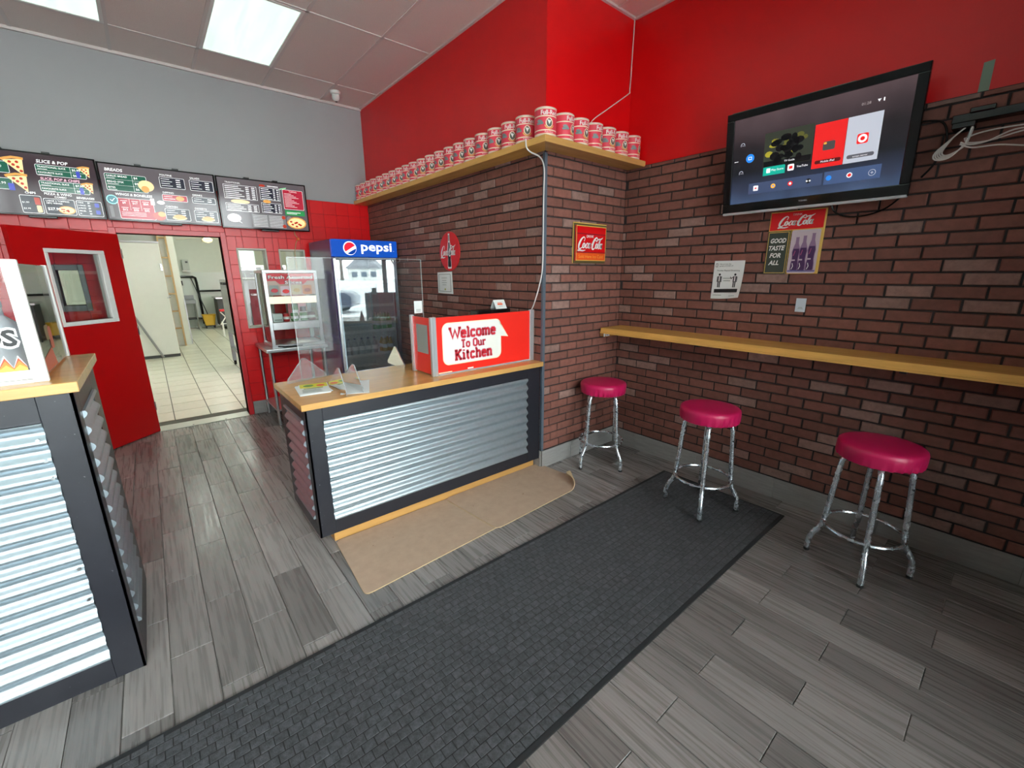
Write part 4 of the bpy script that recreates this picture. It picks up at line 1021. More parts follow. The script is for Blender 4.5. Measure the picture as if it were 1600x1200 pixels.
P.text('Practise Physical Distancing', .11, .205, .010, print_black, 1, width=.165)
for cx, arm in ((.05, 0), (.165, 1)):
    P.disc(cx, .18, .008, print_black, 1); P.rect(cx-.013, .125, cx+.013, .168, dark_grey, 1); P.rect(cx-.010, .085, cx-.002, .125, print_black, 1); P.rect(cx+.002, .085, cx+.010, .125, print_black, 1); P.rect(cx-.004, .13, cx+.004, .166, print_white, 2)
    P.rect(cx+.014, .125, cx+.018, .165, print_black, 1)
    if arm: P.ribbon([(cx-.014, .162), (cx-.026, .15), (cx-.034, .163)], .005, print_black, 1)
    else: P.rect(cx-.018, .125, cx-.014, .165, print_black, 1)
for z, a, c in ((.150, .078, .138), (.132, .082, .134)): P.rect(a, z, c, z+.005, print_grey, 1)
P.rect(.02, .045, .2, .072, print_black, 1); P.rect(.03, .055, .15, .063, print_white, 2); P.rect(.155, .055, .185, .062, print_white, 2); P.rect(.015, .025, .08, .029, print_grey, 1); P.rect(.14, .018, .185, .022, print_grey, 1)
P.build('print', t)
t = thing('wall_card', 'small pale card stuck on the bricks just above the bar', 'card', (XA, 1.01, 1.43))
MB().box(XA-.003, XA, .979, 1.038, 1.382, 1.472).build('card', M('card_pale', (214, 222, 232), .5), t)
P = Print(plane_map((XA-.003, 1.038, 1.382), (0, -1, 0), (0, 0, 1))); P.rect(.015, .02, .045, .023, print_grey, 1); P.rect(.018, .028, .042, .031, print_grey, 1); P.build('print', t)
t = thing('round_sign', 'round red sign with a dark bottle on the bricks beside the fridge', 'sign', (XC, 3.835, 1.857))
b = MB(); b.prism([(XC-.009, 3.835+.188*math.cos(2*PI*k/48), 1.857+.188*math.sin(2*PI*k/48)) for k in range(48)], (.009, 0, 0)); b.build('disc', coke_red, t, bevel=.003)
P = Print(plane_map((XC-.009, 3.835, 1.857), (0, -1, 0), (0, 0, 1)))
f = [(.8, 0), (1, .04), (.95, .2), (.78, .3), (.9, .42), (1, .52), (.75, .66), (.42, .82), (.4, .97), (.46, 1)]
bt = lambda w, z0, h: [(-w*a, z0+h*c) for a, c in f]+[(w*a, z0+h*c) for a, c in reversed(f)]
P.poly(bt(.036, -.165, .335), print_white, 1); P.poly(bt(.030, -.150, .235), brown_cola, 2); P.poly(bt(.024, -.142, .21), print_black, 3)
P.rect(-.011, .10, .011, .155, print_grey, 3); script_logo(P, -.15, -.055, .285, print_white, 4, .125); P.build('print', t)
t = thing('certificate', 'pale certificate sheet with a grey border below the round sign', 'certificate', (XC, 3.95, 1.55))
b = MB()
def cpos(u, v_): return (XC-.004-.012*math.sin(u*2.6)**2*(1-.3*v_), 4.095-.29*u-.012*(1-v_)*u, 1.444+.212*v_+.008*u*(v_-.3))
for off in (0, .001):
    for i in range(10):
        for j in range(6):
            q = [cpos(a/10, c/6) for a, c in ((i, j), (i+1, j), (i+1, j+1), (i, j+1))]; b.poly([(p[0]+off, p[1], p[2]) for p in q])
b.build('sheet', paper, t, weld=True, smooth=True)
P = Print(lambda x, y, l: Vector(cpos(x, y))+Vector((-.0015-.0004*l, 0, 0)))
for k in range(8):
    a, c = .1+.1*k, .2+.1*k
    P.rect(a, .09, c, .115, print_grey, 1); P.rect(a, .885, c, .91, print_grey, 1)
for k in range(4): P.rect(.09, .1+.2*k, .12, .3+.2*k, print_grey, 1); P.rect(.88, .1+.2*k, .91, .3+.2*k, print_grey, 1)
for v_, a, c in ((.72, .3, .7), (.6, .35, .65), (.5, .32, .68), (.4, .36, .64)): P.rect(a, v_, (a+c)/2, v_+.018, print_grey, 1); P.rect((a+c)/2, v_, c, v_+.018, print_grey, 1)
P.disc(.55, .2, .05, M('seal_gold', (190, 190, 110), .5), 1, .05); P.build('print', t)
t = thing('metal_sign', 'square red Drink sign with gold edges on the short brick wall', 'sign', (2.9, YB, 1.88))
MB().box(2.697, 3.118, YB-.006, YB, 1.722, 2.04).build('back_plate', M('sign_olive', (92, 80, 46), .5), t, bevel=.002)
MB().box(2.722, 3.097, YB-.022, YB-.006, 1.742, 2.017).build('front_plate', coke_red, t, bevel=.002)
P = Print(plane_map((2.697, YB-.006, 1.722), (1, 0, 0), (0, 0, 1)))
P.rect(0, 0, .007, .318, gold, 1); P.rect(0, .311, .42, .318, gold, 1); P.build('edge_lines', t)
P = Print(plane_map((2.722, YB-.022, 1.742), (1, 0, 0), (0, 0, 1)))
P.frame(0, 0, .375, .275, .006, gold, 1); P.rect(.006, .006, .369, .062, coke_orange, 1); P.rect(0, .064, .375, .068, brown_cola, 2); P.rect(.006, .21, .369, .214, brown_cola, 2)
P.text('DRINK', .17, .183, .022, print_white, 2, bold=.01); script_logo(P, .03, .082, .325, print_white, 2, .118); P.text('Sold Here Ice Cold', .187, .022, .026, M('sign_amber', (250, 150, 60), .4), 2, bold=.02, width=.31); P.build('print', t)

# ------------------------------------------------------------------ menu boards
mw_, mk, mg, mc, mb = glow('menu_white', (235, 235, 235), .75), glow('menu_dark', (58, 44, 50), .55), glow('menu_green', (28, 84, 66), .7), glow('menu_crimson', (160, 36, 54), .7), glow('menu_slate', (40, 40, 52), .6)
mo, mt_, mbl, mgr, mlt = glow('menu_crust', (206, 150, 78), .7), glow('menu_tomato', (168, 56, 40), .7), glow('menu_blue', (58, 70, 170), .7), glow('menu_grey', (120, 118, 120), .6), glow('menu_cheese', (228, 206, 150), .75)
def menu_board(label, x0, x1, z0, z1, dark):
    t = thing('menu_board', label, 'screen', ((x0+x1)/2, YD-.1, z0), 'menu screens over the doorway')
    MB().box(x0+.03, x1-.03, YD-.085, YD-.04, z0+.02, z1-.02).build('housing', black_pl, t, bevel=.004)
    MB().box(x0, x1, YD-.1, YD-.085, z0, z0+.012).box(x0, x1, YD-.1, YD-.085, z1-.012, z1).box(x0, x0+.012, YD-.1, YD-.085, z0+.012, z1-.012).box(x1-.012, x1, YD-.1, YD-.085, z0+.012, z1-.012).build('bezel', black_gloss, t, bevel=.002)
    MB().box(x0+.012, x1-.012, YD-.096, YD-.085, z0+.012, z1-.012).build('screen', dark, t)
    for f in (.3, .62): MB().box(x0+(x1-x0)*f, x0+(x1-x0)*f+.05, YD-.09, YD+.008, z1-.01, z1+.014).build('wall_bracket', black_pl, t)
    MB().box(x0+(x1-x0)*.42, x0+(x1-x0)*.62, YD-.095, YD-.05, z0-.016, z0).build('sensor_bar', black_pl, t, bevel=.003)
    return t, Print(plane_map((x0, YD-.096, z0), (1, 0, 0), (0, 0, 1)))
def pizza(P, x, y, r, l=3):
    P.disc(x, y, r, mo, l, r*.62, 14); P.disc(x, y, r*.86, mlt, l+1, r*.5, 14)
    rr = random.Random(int(x*1000)+int(y*777))
    for _ in range(7): a, q = rr.uniform(0, 6.28), rr.uniform(.1, .65); P.disc(x+r*q*math.cos(a), y+r*.55*q*math.sin(a), r*.14, mt_, l+2, r*.1, 8)
def sliceof(P, x, y, s, l=3):
    P.poly([(x-.5*s, y+.35*s), (x+.5*s, y+.5*s), (x+.4*s, y-.6*s)], mlt, l); P.ribbon([(x-.55*s, y+.38*s), (x, y+.56*s), (x+.55*s, y+.52*s)], .16*s, mo, l+1, 2)
    for a, c in ((-.15, .25), (.2, .28), (.2, -.05), (.32, -.3), (0, .08)): P.disc(x+a*s, y+c*s, .09*s, mt_, l+2, n=8)
# board 1: slices and pop
t, P = menu_board('leftmost menu screen with pizza slices, cut off by the left edge', -1.06, -.182, 2.15, 2.665, mk)
X1 = .878
def rowbox(P, x0, y0, x1, y1, col, rows, px, ts=.017):
    P.rrect(x0, y0, x1, y1, .012, mw_, 1); P.rrect(x0+.003, y0+.003, x1-.003, y1-.003, .010, col, 2); n = len(rows)
    if px: P.rect(px, y0+.003, px+.002, y1-.003, mw_, 3)
    for i, (a, c) in enumerate(rows):
        yy = y1-(i+.5)*(y1-y0)/n
        if i: P.rect(x0+.004, y1-i*(y1-y0)/n, x1-.004, y1-i*(y1-y0)/n+.0015, mw_, 3)
        P.text(a, x0+.012, yy-.003, ts, mw_, 4, align='l', bold=.015); P.rect(x0+.012, yy-.016, x0+.012+.06+.02*(i % 2), yy-.0125, mw_, 4)
        if c: P.text(c, px+.012, yy-.008, ts*1.25, mw_, 4, align='l', bold=.015)
P.text('SLICE & POP', .50, .437, .026, mw_, 3, align='l', bold=.02, shear=.15)
rowbox(P, .485, .335, .80, .425, mg, (('TRADITIONAL SLICE', '$5.99'), ('FAVOURITE SLICE', '$6.99')), .70, .014)
P.text('SLICE, POP & CHIPS', .50, .302, .021, glow('menu_pink', (226, 180, 196), .75), 3, align='l', bold=.02, shear=.15)
rowbox(P, .485, .205, .80, .295, mg, (('TRADITIONAL SLICE', '$7.99'), ('FAVOURITE SLICE', '$8.99')), .70, .014)
for y in (.385, .25): sliceof(P, .79, y+.01, .075, 4); P.rrect(.735, y-.045, .76, y+.01, .005, mbl, 5)
P.text('PIZZA & WING', .50, .180, .019, mw_, 3, align='l', bold=.02, shear=.1); P.text('COMBO', .56, .158, .015, mw_, 3, align='l', bold=.02)
P.rrect(.485, .02, .68, .150, .01, mw_, 1); P.rrect(.488, .023, .677, .147, .009, mb, 2); P.text('LARGE 3 TOPPING', .50, .125, .013, mw_, 4, align='l', bold=.02); P.text('10PC WINGS', .50, .106, .013, mw_, 4, align='l', bold=.02); P.text('$27.99', .50, .055, .022, mw_, 4, align='l', bold=.02); pizza(P, .62, .06, .055)
P.text('BEVERAGES', .70, .165, .017, mw_, 3, align='l', bold=.02, shear=.1); P.rrect(.69, .02, .86, .150, .01, mw_, 1); P.rrect(.693, .023, .857, .147, .009, mb, 2)
for i, (a, c) in enumerate((('CANS', '$1'), ('2 PACK', '$2'), ('6 PACK', '$5'), ('500 ML', '$2'), ('2L', '$3'))): P.text(a, .70, .128-.023*i, .011, mw_, 4, align='l', bold=.02); P.text(c, .765, .128-.023*i, .012, mw_, 4, align='l', bold=.02)
P.rrect(.81, .1, .84, .135, .006, mbl, 4); P.rrect(.81, .04, .84, .075, .006, mbl, 4)
P.text('CHIPS', .385, .178, .018, mw_, 3, align='l', bold=.02, shear=.1); P.rrect(.345, .02, .475, .165, .01, mw_, 1); P.rrect(.348, .023, .472, .162, .009, mb, 2); P.text('$1.99', .355, .10, .014, mw_, 4, align='l'); P.text('$3.99', .355, .05, .014, mw_, 4, align='l'); P.rrect(.43, .09, .465, .15, .006, mt_, 4); P.rrect(.435, .03, .465, .085, .006, mlt, 4)
for y in (.37, .24): P.rrect(.02, y-.04, .33, y+.05, .01, mw_, 1); P.rrect(.023, y-.037, .327, y+.047, .009, mg, 2); sliceof(P, .36, y+.02, .12, 4); P.text('$6.99' if y > .3 else '$7.99', .26, y, .02, mw_, 4)
P.rrect(.30, y-.045, .335, y+.01, .006, mbl, 6)
P.build('screen_print', t)
# board 2: breads and wings
mk2 = glow('menu_dark2', (92, 84, 88), .55)
t, P = menu_board('middle menu screen with breads and wings, above the doorway', -.178, .722, 2.147, 2.652, mk2)
P.text('BREADS', .05, .435, .026, mw_, 3, align='l', bold=.02, shear=.15)
rowbox(P, .04, .265, .34, .415, mg, (('GARLIC BREAD', '$4'), ('BREAD STIX', '$5'), ('BITES', '$6')), .235, .016)
P.disc(.33, .33, .06, mlt, 5, .05); P.disc(.32, .30, .03, mo, 6)
P.text('WINGS & BONELESS', .09, .228, .022, mw_, 3, align='l', bold=.02, shear=.12); P.disc(.06, .185, .042, glow('menu_aqua', (150, 214, 214), .75), 5); P.disc(.06, .185, .034, glow('menu_teal', (60, 120, 130), .7), 6); P.ribbon([(.045, .185), (.058, .172), (.08, .2)], .006, mw_, 7)
P.rrect(.095, .02, .36, .205, .012, mw_, 1); P.rrect(.098, .023, .357, .202, .01, mc, 2)
for i in range(3):
    for j in range(2): P.text(('$9', '$17', '$24', '$12', '$22', '$32')[i+3*j], .14+.08*i, .155-.06*j, .018, mw_, 4, bold=.02); P.rect(.115+.08*i, .18-.06*j, .165+.08*i, .184-.06*j, mw_, 4)
for i in range(3): P.rect(.11, .05+.014*i, .29, .053+.014*i, mw_, 4)
for x in (.18, .26): P.rect(x, .1, x+.002, .2, mw_, 3)
P.rect(.03, .03, .055, .13, mgr, 3); P.disc(.39, .06, .05, mt_, 5, .04); P.disc(.41, .08, .03, mo, 6, .025); P.disc(.42, .19, .03, mw_, 5, .018); P.rrect(.34, .16, .37, .22, .004, mw_, 5)
for (a, c, ttl, rows) in ((.44, .33, 'POUTINE', 4), (.44, .21, 'DIPPING', 2), (.44, .03, 'CHICKEN', 3), (.68, .33, 'SALADS', 4), (.68, .21, 'DRINKS', 2), (.68, .03, 'DESSERTS', 3)):
    hh = .1 if rows == 4 else (.06 if rows == 2 else .11)
    P.text(ttl, a+.01, c+hh+.01, .017, mw_, 3, align='l', bold=.01); P.rrect(a, c, a+.2, c+hh, .008, mw_, 1); P.rrect(a+.003, c+.003, a+.197, c+hh-.003, .007, mc if (rows == 2 and a < .5) else mb, 2)
    for i in range(rows): P.rect(a+.012, c+hh-.02-.02*i, a+.08+.02*(i % 2), c+hh-.016-.02*i, mw_, 3); P.rect(a+.13, c+hh-.022-.02*i, a+.165, c+hh-.014-.02*i, mw_, 3)
    if rows == 3: P.disc(a+.11, c+.035, .05, mo, 4, .022); P.disc(a+.11, c+.025, .06, mlt, 3, .018)
    if rows == 2 and a < .5: P.disc(a+.14, c+.03, .035, mo, 4, .022)
P.build('screen_print', t)
t, P = menu_board('right menu screen with price columns and a pizza, beside the fridge', .731, 1.612, 2.135, 2.65, mk2)
for (a, c, x1, y1, n) in ((.06, .30, .37, .44, 7), (.06, .175, .37, .255, 4), (.40, .315, .60, .445, 6), (.40, .18, .60, .285, 5)):
    P.frame(a, c, x1, y1, .003, mw_, 1); 
    if a > .3: P.rect(a+.003, c+.003, x1-.003, y1-.003, mb, 1)
    for i in range(n):
        yy = y1-.014-(y1-c-.01)/n*i; P.rect(a+.012, yy-.006, a+(x1-a)*(.45+.15*((i*7) % 3)/2), yy, mw_, 3)
        for q in (.66, .84): P.rect(a+(x1-a)*q, yy-.007, a+(x1-a)*(q+.1), yy+.001, mw_, 3)
P.text('TRADITIONAL', .08, .453, .016, mw_, 3, align='l'); P.disc(.43, .462, .03, mt_, 3, .012); P.rect(.48, .458, .59, .466, mw_, 3); P.disc(.46, .30, .04, mo, 3, .018); P.disc(.2, .275, .09, mlt, 3, .02)
P.rrect(.63, .235, .845, .445, .01, mw_, 1); P.rrect(.633, .238, .842, .442, .009, mc, 2); P.text('TOPPINGS', .74, .42, .013, mw_, 3)
for i in range(11): P.rect(.645, .402-.014*i, .72+.1*((i*5) % 4)/4, .405-.014*i, mw_, 3)
P.poly([(.60, .435), (.67, .452), (.675, .467), (.605, .45)], glow('menu_tag', (140, 190, 150), .7), 4)
P.rect(.635, .17, .845, .225, glow('menu_leaf', (40, 132, 72), .7), 2); P.rect(.65, .2, .8, .205, mw_, 3); P.rect(.65, .187, .76, .192, mw_, 3)
P.rrect(.29, .02, .63, .165, .008, mgr, 1)
for i in range(8): P.rect(.30, .145-.016*i, .44, .148-.016*i, mw_, 3); P.rect(.46, .145-.016*i, .60, .148-.016*i, mw_, 3)
for y in (.14, .045): P.disc(.61, y, .02, mt_, 4)
pizza(P, .745, .09, .105, 4); P.disc(.67, .13, .03, mgr, 4); P.disc(.12, .105, .065, mw_, 3, .043); P.poly([(.15, .075), (.175, .07), (.19, .05)], mw_, 3)
for i in range(3): P.rect(.08, .115-.014*i, .16, .119-.014*i, mt_, 4)
P.build('screen_print', t)
t = thing('hanging_lead', 'tan cord with an orange plug hanging below the right menu screen', 'cord', (1.45, 5.8, 2.1))
MB().tube([(1.452, 5.79, 2.135), (1.458, 5.8, 2.10), (1.485, 5.80, 2.06)], .005, 6).tube([(1.48, 5.8, 2.05), (1.455, 5.80, 2.0), (1.432, 5.80, 1.9), (1.428, 5.79, 1.7)], .004, 6).build('cord', M('tan_cord', (200, 160, 110), .5), t, smooth=True)
MB().box(1.472, 1.502, 5.785, 5.815, 2.035, 2.068).build('plug', M('orange_plug', (230, 110, 40), .5), t, bevel=.006)

# ------------------------------------------------------------------ drinks fridge
FX0, FX1, FY, FYB = 1.578, 2.328, 4.95, 5.72
purple = M('fridge_purple', (66, 42, 96), .25, var=.3, nscale=2); navy = M('fridge_navy', (18, 26, 62), .3); inner = M('fridge_inner', (196, 204, 208), .4)
t = thing('drinks_fridge', 'tall glass door drinks fridge with a blue lit header in the corner', 'fridge', ((FX0+FX1)/2, 5.3, 0))
MB().box(FX0, FX0+.04, FY, FYB, .06, 2.008).build('left_side', purple, t, bevel=.004)
MB().box(FX1-.04, FX1, FY, FYB, .06, 2.008).build('right_side', navy, t, bevel=.004)
MB().box(FX0+.04, FX1-.04, FY+.02, FYB, 1.95, 2.008).build('top', navy, t)
MB().box(FX0+.04, FX1-.04, FYB-.03, FYB, .06, 1.95).build('back', inner, t)
MB().box(FX0+.04, FX0+.05, FY+.05, FYB-.03, .4, 1.8).box(FX1-.05, FX1-.04, FY+.05, FYB-.03, .4, 1.8).build('liner', inner, t)
MB().box(FX0+.04, FX1-.04, FY+.03, FYB-.03, .06, .42).build('machine_base', navy, t)
gr = MB().box(FX0+.04, FX1-.04, FY+.005, FY+.03, .08, .38).build('grille', black_pl, t)
for i in range(6): MB().box(FX0+.06, FX1-.06, FY-.002, FY+.005, .11+.043*i, .125+.043*i).build('slat', dark_grey, gr)
MB().box(FX0+.002, FX1-.002, FY-.045, FY+.02, 1.825, 2.008).build('header', glow('header_blue', (16, 74, 172), .55, .2), t, bevel=.006)
P = Print(plane_map((FX0, FY-.045, 1.825), (1, 0, 0), (0, 0, 1)))
hw, hr, hb = glow('header_white', (245, 248, 250), .8), glow('header_red', (226, 34, 52), .7), glow('header_deep', (10, 60, 150), .6)
P.text('pepsi', .50, .070, .098, hw, 2, bold=.018, width=.36)
P.rect(.70, .07, .704, .074, hw, 2)
cx, cz, R_ = .195, .092, .072
P.disc(cx, cz, R_, hw, 1, n=32); P.disc(cx+.006, cz-.004, R_*.86, hb, 2, n=32)
arc = lambda r, a0, a1, n=14: [(cx+.0+r*math.cos(math.radians(a0+(a1-a0)*i/n)), cz+r*math.sin(math.radians(a0+(a1-a0)*i/n))) for i in range(n+1)]
P.poly(arc(R_*.86, 20, 230)+[(cx-.012, cz-.012), (cx+.03, cz+.012)], hr, 3)
P.poly([(cx-.055, cz-.04), (cx-.012, cz-.014), (cx+.03, cz+.012), (cx+.062, cz+.03), (cx+.068, cz+.0), (cx+.02, cz-.024), (cx-.03, cz-.055)], hw, 4)
P.build('logo', t)
SHELF_Z = (.45, .70, .98, 1.28, 1.55)
for z in SHELF_Z:
    sh = MB(); sh.box(FX0+.05, FX1-.05, FY+.07, FY+.08, z-.012, z).box(FX0+.05, FX1-.05, FYB-.06, FYB-.05, z-.012, z)
    for i in range(15): sh.box(FX0+.06+.044*i, FX0+.064+.044*i, FY+.08, FYB-.06, z-.008, z-.002)
    sh.box(FX0+.05, FX1-.05, FY+.06, FY+.066, z-.012, z+.02); sh.build('wire_shelf', white_pl, t)
# glass door, slightly ajar on its left hinge
ANG = math.radians(17); hx, hy = FX0+.012, FY-.012; dv = Vector((math.cos(ANG), -math.sin(ANG), 0)); dn = Vector((-math.sin(ANG), -math.cos(ANG), 0))
def dbox(b, s0, s1, z0, z1, n0, n1, m=0):
    return b.obox(Vector((hx, hy, (z0+z1)/2))+dv*((s0+s1)/2)+dn*((n0+n1)/2), dv*((s1-s0)/2), dn*((n1-n0)/2), V(0, 0, (z1-z0)/2), m)
b = MB(); DW, z0, z1 = .665, .42, 1.818
for q in ((0, .03, z0, z1), (DW-.03, DW, z0, z1), (.03, DW-.03, z0, z0+.03), (.03, DW-.03, z1-.025, z1)): dbox(b, *q, -.02, .02)
dr = b.build('door', M('door_frame_dark', (40, 44, 54), .3, metal=.4), t, bevel=.002)
dbox(MB(), .03, DW-.03, z0+.03, z1-.025, .004, .009).build('glass_pane', fridge_glass, dr)
dbox(MB(), .0, .03, z0+.02, z1-.01, .02, .036).build('pull_handle', alu, dr, bevel=.006, bseg=2)
LED = MB().box(FX0+.055, FX0+.07, FY+.03, FY+.045, .46, 1.78).build('glow_strip', glow('cool_strip', (225, 240, 245), 1.6), t)
# drinks on the shelves
def bottle_proto(name, label, col, capc, h, r, group, cat='bottle'):
    t = thing(name, label, cat, (0, 0, 0), group)
    MB().lathe([(r*.9, 0), (r, .008), (r, h*.55), (r*.92, h*.62), (r*.6, h*.78), (r*.36, h*.86), (r*.36, h*.95)], (0, 0, 0), 14).build('body', col, t, smooth=True)
    MB().lathe([(r*.42, h*.94), (r*.42, h), (r*.36, h*1.005)], (0, 0, 0), 12).build('cap', capc, t)
    MB().lathe([(r*1.01, h*.28), (r*1.01, h*.52)], (0, 0, 0), 14).build('label', print_white, t)
    return t
gb = M('green_bottle', (40, 160, 84), .15); yb = M('amber_bottle', (206, 168, 70), .15); bb = M('blue_bottle', (70, 90, 150), .2); wb2 = M('grey_bottle', (170, 178, 184), .2)
def stock(proto, pts):
    for i, (x, y, z) in enumerate(pts):
        o = proto if i == 0 else copy_tree(proto); o.location = (x, y, z)
stock(bottle_proto('soda_bottle', 'green soda bottle on the middle shelf inside the drinks fridge', gb, M('cap_green', (20, 110, 60), .4), .205, .031, 'green soda bottles in the fridge'), [(x, y, .98) for x in (2.245, 2.175, 2.105) for y in (5.1, 5.19)])
stock(bottle_proto('juice_bottle', 'amber juice bottle on the low shelf inside the drinks fridge', yb, print_white, .19, .031, 'amber juice bottles in the fridge'), [(x, y, .70) for x in (2.245, 2.17) for y in (5.1, 5.19)])
stock(bottle_proto('water_bottle', 'pale water bottle on the low shelf behind the fridge glass', wb2, bb, .2, .031, 'pale water bottles in the fridge'), [(x, 5.1, .70) for x in (1.72, 1.80, 1.88, 1.96, 2.04)])

# ------------------------------------------------------------------ steel table and slice warmer
t = thing('steel_table', 'small stainless steel table against the red tiles beside the fridge', 'table', (1.18, 5.48, 0))
TX0, TX1, TY0, TY1, TZ = .87, 1.50, 5.15, 5.80, .86
MB().box(TX0, TX1, TY0, TY1, TZ-.04, TZ).build('table_top', steel, t, bevel=.008, bseg=2)
for x, y in ((TX0+.035, TY1-.035), (TX0+.035, TY0+.035), (TX1-.035, TY0+.035), (TX1-.035, TY1-.035)):
    MB().tube([(x, y, 0), (x, y, TZ-.04)], .016, 10).build('leg', steel, t, smooth=True)
MB().box(TX0+.02, TX1-.02, TY0+.02, TY1-.02, .16, .18).build('lower_shelf', steel, t, bevel=.004)
t = thing('slice_warmer', 'stainless glass sided pizza slice warmer with a red banner on the steel table', 'warmer', (1.22, 5.43, TZ))
WX0, WX1, WY0, WY1, Wz0, Wz1 = .945, 1.487, 5.215, 5.66, TZ, 1.69
for x, y in ((WX0, WY0), (WX1-.035, WY0), (WX0, WY1-.03), (WX1-.035, WY1-.03)):
    MB().box(x, x+.035, y, y+.03, Wz0+.03, Wz1-.03).build('corner_post', steel, t, bevel=.003)
MB().box(WX0-.005, WX1+.005, WY0-.005, WY1+.005, Wz0, Wz0+.035).build('base_tray', steel, t, bevel=.004)
MB().box(WX0-.003, WX1+.003, WY0-.003, WY1+.003, Wz1-.035, Wz1).build('lid', steel, t, bevel=.006)
MB().box(WX0+.02, WX1-.02, WY0+.02, WY1-.02, 1.335, 1.345).build('upper_shelf', steel, t)
MB().box(WX0+.035, WX1-.035, WY0+.0, WY0+.012, 1.335, 1.412).build('glow_strip', glow('shelf_edge_glow', (236, 230, 206), .55), t)  # white edge of the upper shelf, brightened by a faint glow
MB().box(WX0+.02, WX1-.02, WY0+.02, WY1-.02, 1.125, 1.135).build('lower_shelf', steel, t)
MB().box(WX0+.035, WX1-.035, WY0+.0, WY0+.012, 1.055, 1.135).build('shelf_edge', steel, t, bevel=.003)
MB().box(WX0+.035, WX1-.035, WY0+.014, WY0+.018, Wz0+.05, 1.655).build('front_glass', glass, t)
MB().box(WX0+.008, WX0+.012, WY0+.03, WY1-.03, Wz0+.05, 1.655).build('side_glass', glass, t)
MB().box(WX1-.012, WX1-.008, WY0+.03, WY1-.03, Wz0+.05, 1.655).build('side_glass', glass, t)
MB().tube([(WX0+.05, WY0-.012, TZ+.02), (WX0+.12, WY0-.022, TZ+.01), (WX0+.3, WY0-.02, TZ+.008)], .006, 6).build('power_lead', black_pl, t)
bp = MB().box(WX0+.035, WX1-.035, WY0+.006, WY0+.012, 1.425, 1.652).build('banner', M('banner_photo', (186, 160, 146), .4), t)
P = Print(plane_map((WX0+.035, WY0+.006, 1.425), (1, 0, 0), (0, 0, 1)))
P.rect(0, .15, .472, .227, crimson_print, 1); P.poly([(.08, .15), (.40, .15), (.36, .115), (.12, .115)], crimson_print, 1)
for body, x, y, wd in (('Fresh Assorted', .236, .172, .44), ('Slices', .255, .118, .17)):
    P.text(body, x, y, .036, print_black, 2, bold=.05, width=wd+.012); P.text(body, x, y+.001, .034, print_white, 4, bold=.02, width=wd)
for i, (x, y, s) in enumerate(((.06, .06, .1), (.17, .05, .11), (.28, .06, .11), (.39, .06, .11))):
    P.rrect(x-.05, y-.055, x+.045, y+.045, .01, (print_grey, mauve, M('pz', (190, 176, 140), .5), M('pz2', (196, 120, 70), .5))[i], 1); P.disc(x, y-.01, .034, (crimson_print, coke_red, M('pz3', (180, 150, 90), .5), M('pz4', (150, 60, 40), .5))[i], 2, .022)
P.build('print', bp)
def can_thing(x, y, z, col, label, h=.115, r=.033):
    t = thing('drink_can', label, 'can', (x, y, z))
    MB().lathe([(r*.8, 0), (r, .008), (r, h-.012), (r*.82, h-.002), (r*.78, h)], (x, y, z), 16).build('body', col, t, smooth=True)
    MB().lathe([(r*.76, h-.003), (r*.76, h+.001)], (x, y, z), 14).build('lid', alu, t)
    b = MB().lathe([(r*1.01, h*.3), (r*1.01, h*.62)], (x, y, z), 16).build('label_band', print_white, t)
cg = M('can_green', (92, 150, 88), .3); crd = M('can_red', (206, 44, 50), .3); cbk = M('can_dark', (46, 36, 40), .35); cmr = M('can_maroon', (96, 20, 34), .35)
can_thing(1.135, 5.29, 1.135, crd, 'red drink can on the lower shelf of the warmer', .09)
can_thing(1.218, 5.29, 1.135, cg, 'left green drink can under the stacked one in the warmer', .092, .04)
can_thing(1.315, 5.29, 1.135, cg, 'right green drink can on the lower shelf of the warmer', .092, .04)
can_thing(1.255, 5.38, 1.135, cg, 'taller green drink can behind the front row in the warmer', .19, .034)
can_thing(1.40, 5.30, 1.135, cmr, 'maroon drink can at the right end of the warmer shelf', .095, .042)
can_thing(1.345, 5.41, 1.135, cbk, 'dark drink can at the back of the warmer shelf', .15, .034)
t = thing('napkin_box', 'white box at the left end of the warmer shelf', 'box', (1.05, 5.32, 1.135))
MB().box(1.0, 1.095, 5.27, 5.38, 1.135, 1.225).build('carton', paper, t, bevel=.002)
MB().box(1.01, 1.085, 5.2685, 5.27, 1.15, 1.165).build('label_strip', print_grey, t)

# ------------------------------------------------------------------ the kitchen behind the doorway
KX0, KX1, KY1, KZ = -1.6, 4.2, 17.25, 3.0
KF = structure(MB().box(KX0, KX1, YT, KY1, -.1, -.004).build('floor_kitchen', white_grout))
ktm = MB().box(-.5, .5, -.5, .5, -.004, 0).mesh('tile', ktile_m)
kt = []; y = YD+.02
kxs = [.348*k for k in range(-5, 13)]; kys = [5.78+.398*j for j in range(30)]
rest = MB(); n = 0
for j, y in enumerate(kys):
    for x in kxs:
        if y+.2 < YT: continue
        vis_ = -.45 < x+.17 < 2.2 and (x+.17)/(y+.2) > -.035 and x/(y+.2) < .125
        xa, xb, ya, yb_ = max(x, KX0), min(x+.348, KX1), max(y, YT), min(y+.398, KY1)
        if xb <= xa or yb_ <= ya: continue
        if vis_ and n < 290:
            o = link('tile', ktm, KF); o.location = ((xa+xb)/2, (ya+yb_)/2, 0); o.scale = (xb-xa-.010, yb_-ya-.014, 1); n += 1
        else: rest.box(xa+.004, xb-.004, ya+.004, yb_-.004, -.004, 0)
tag(rest.build('tile_remainder', ktile_m, KF), kind='stuff')
structure(MB().box(KX0-.1, KX1+.1, KY1, KY1+.1, 0, KZ).build('wall_kitchen_back', kitchen_paint))
WK = bpy.data.objects['wall_kitchen_back']
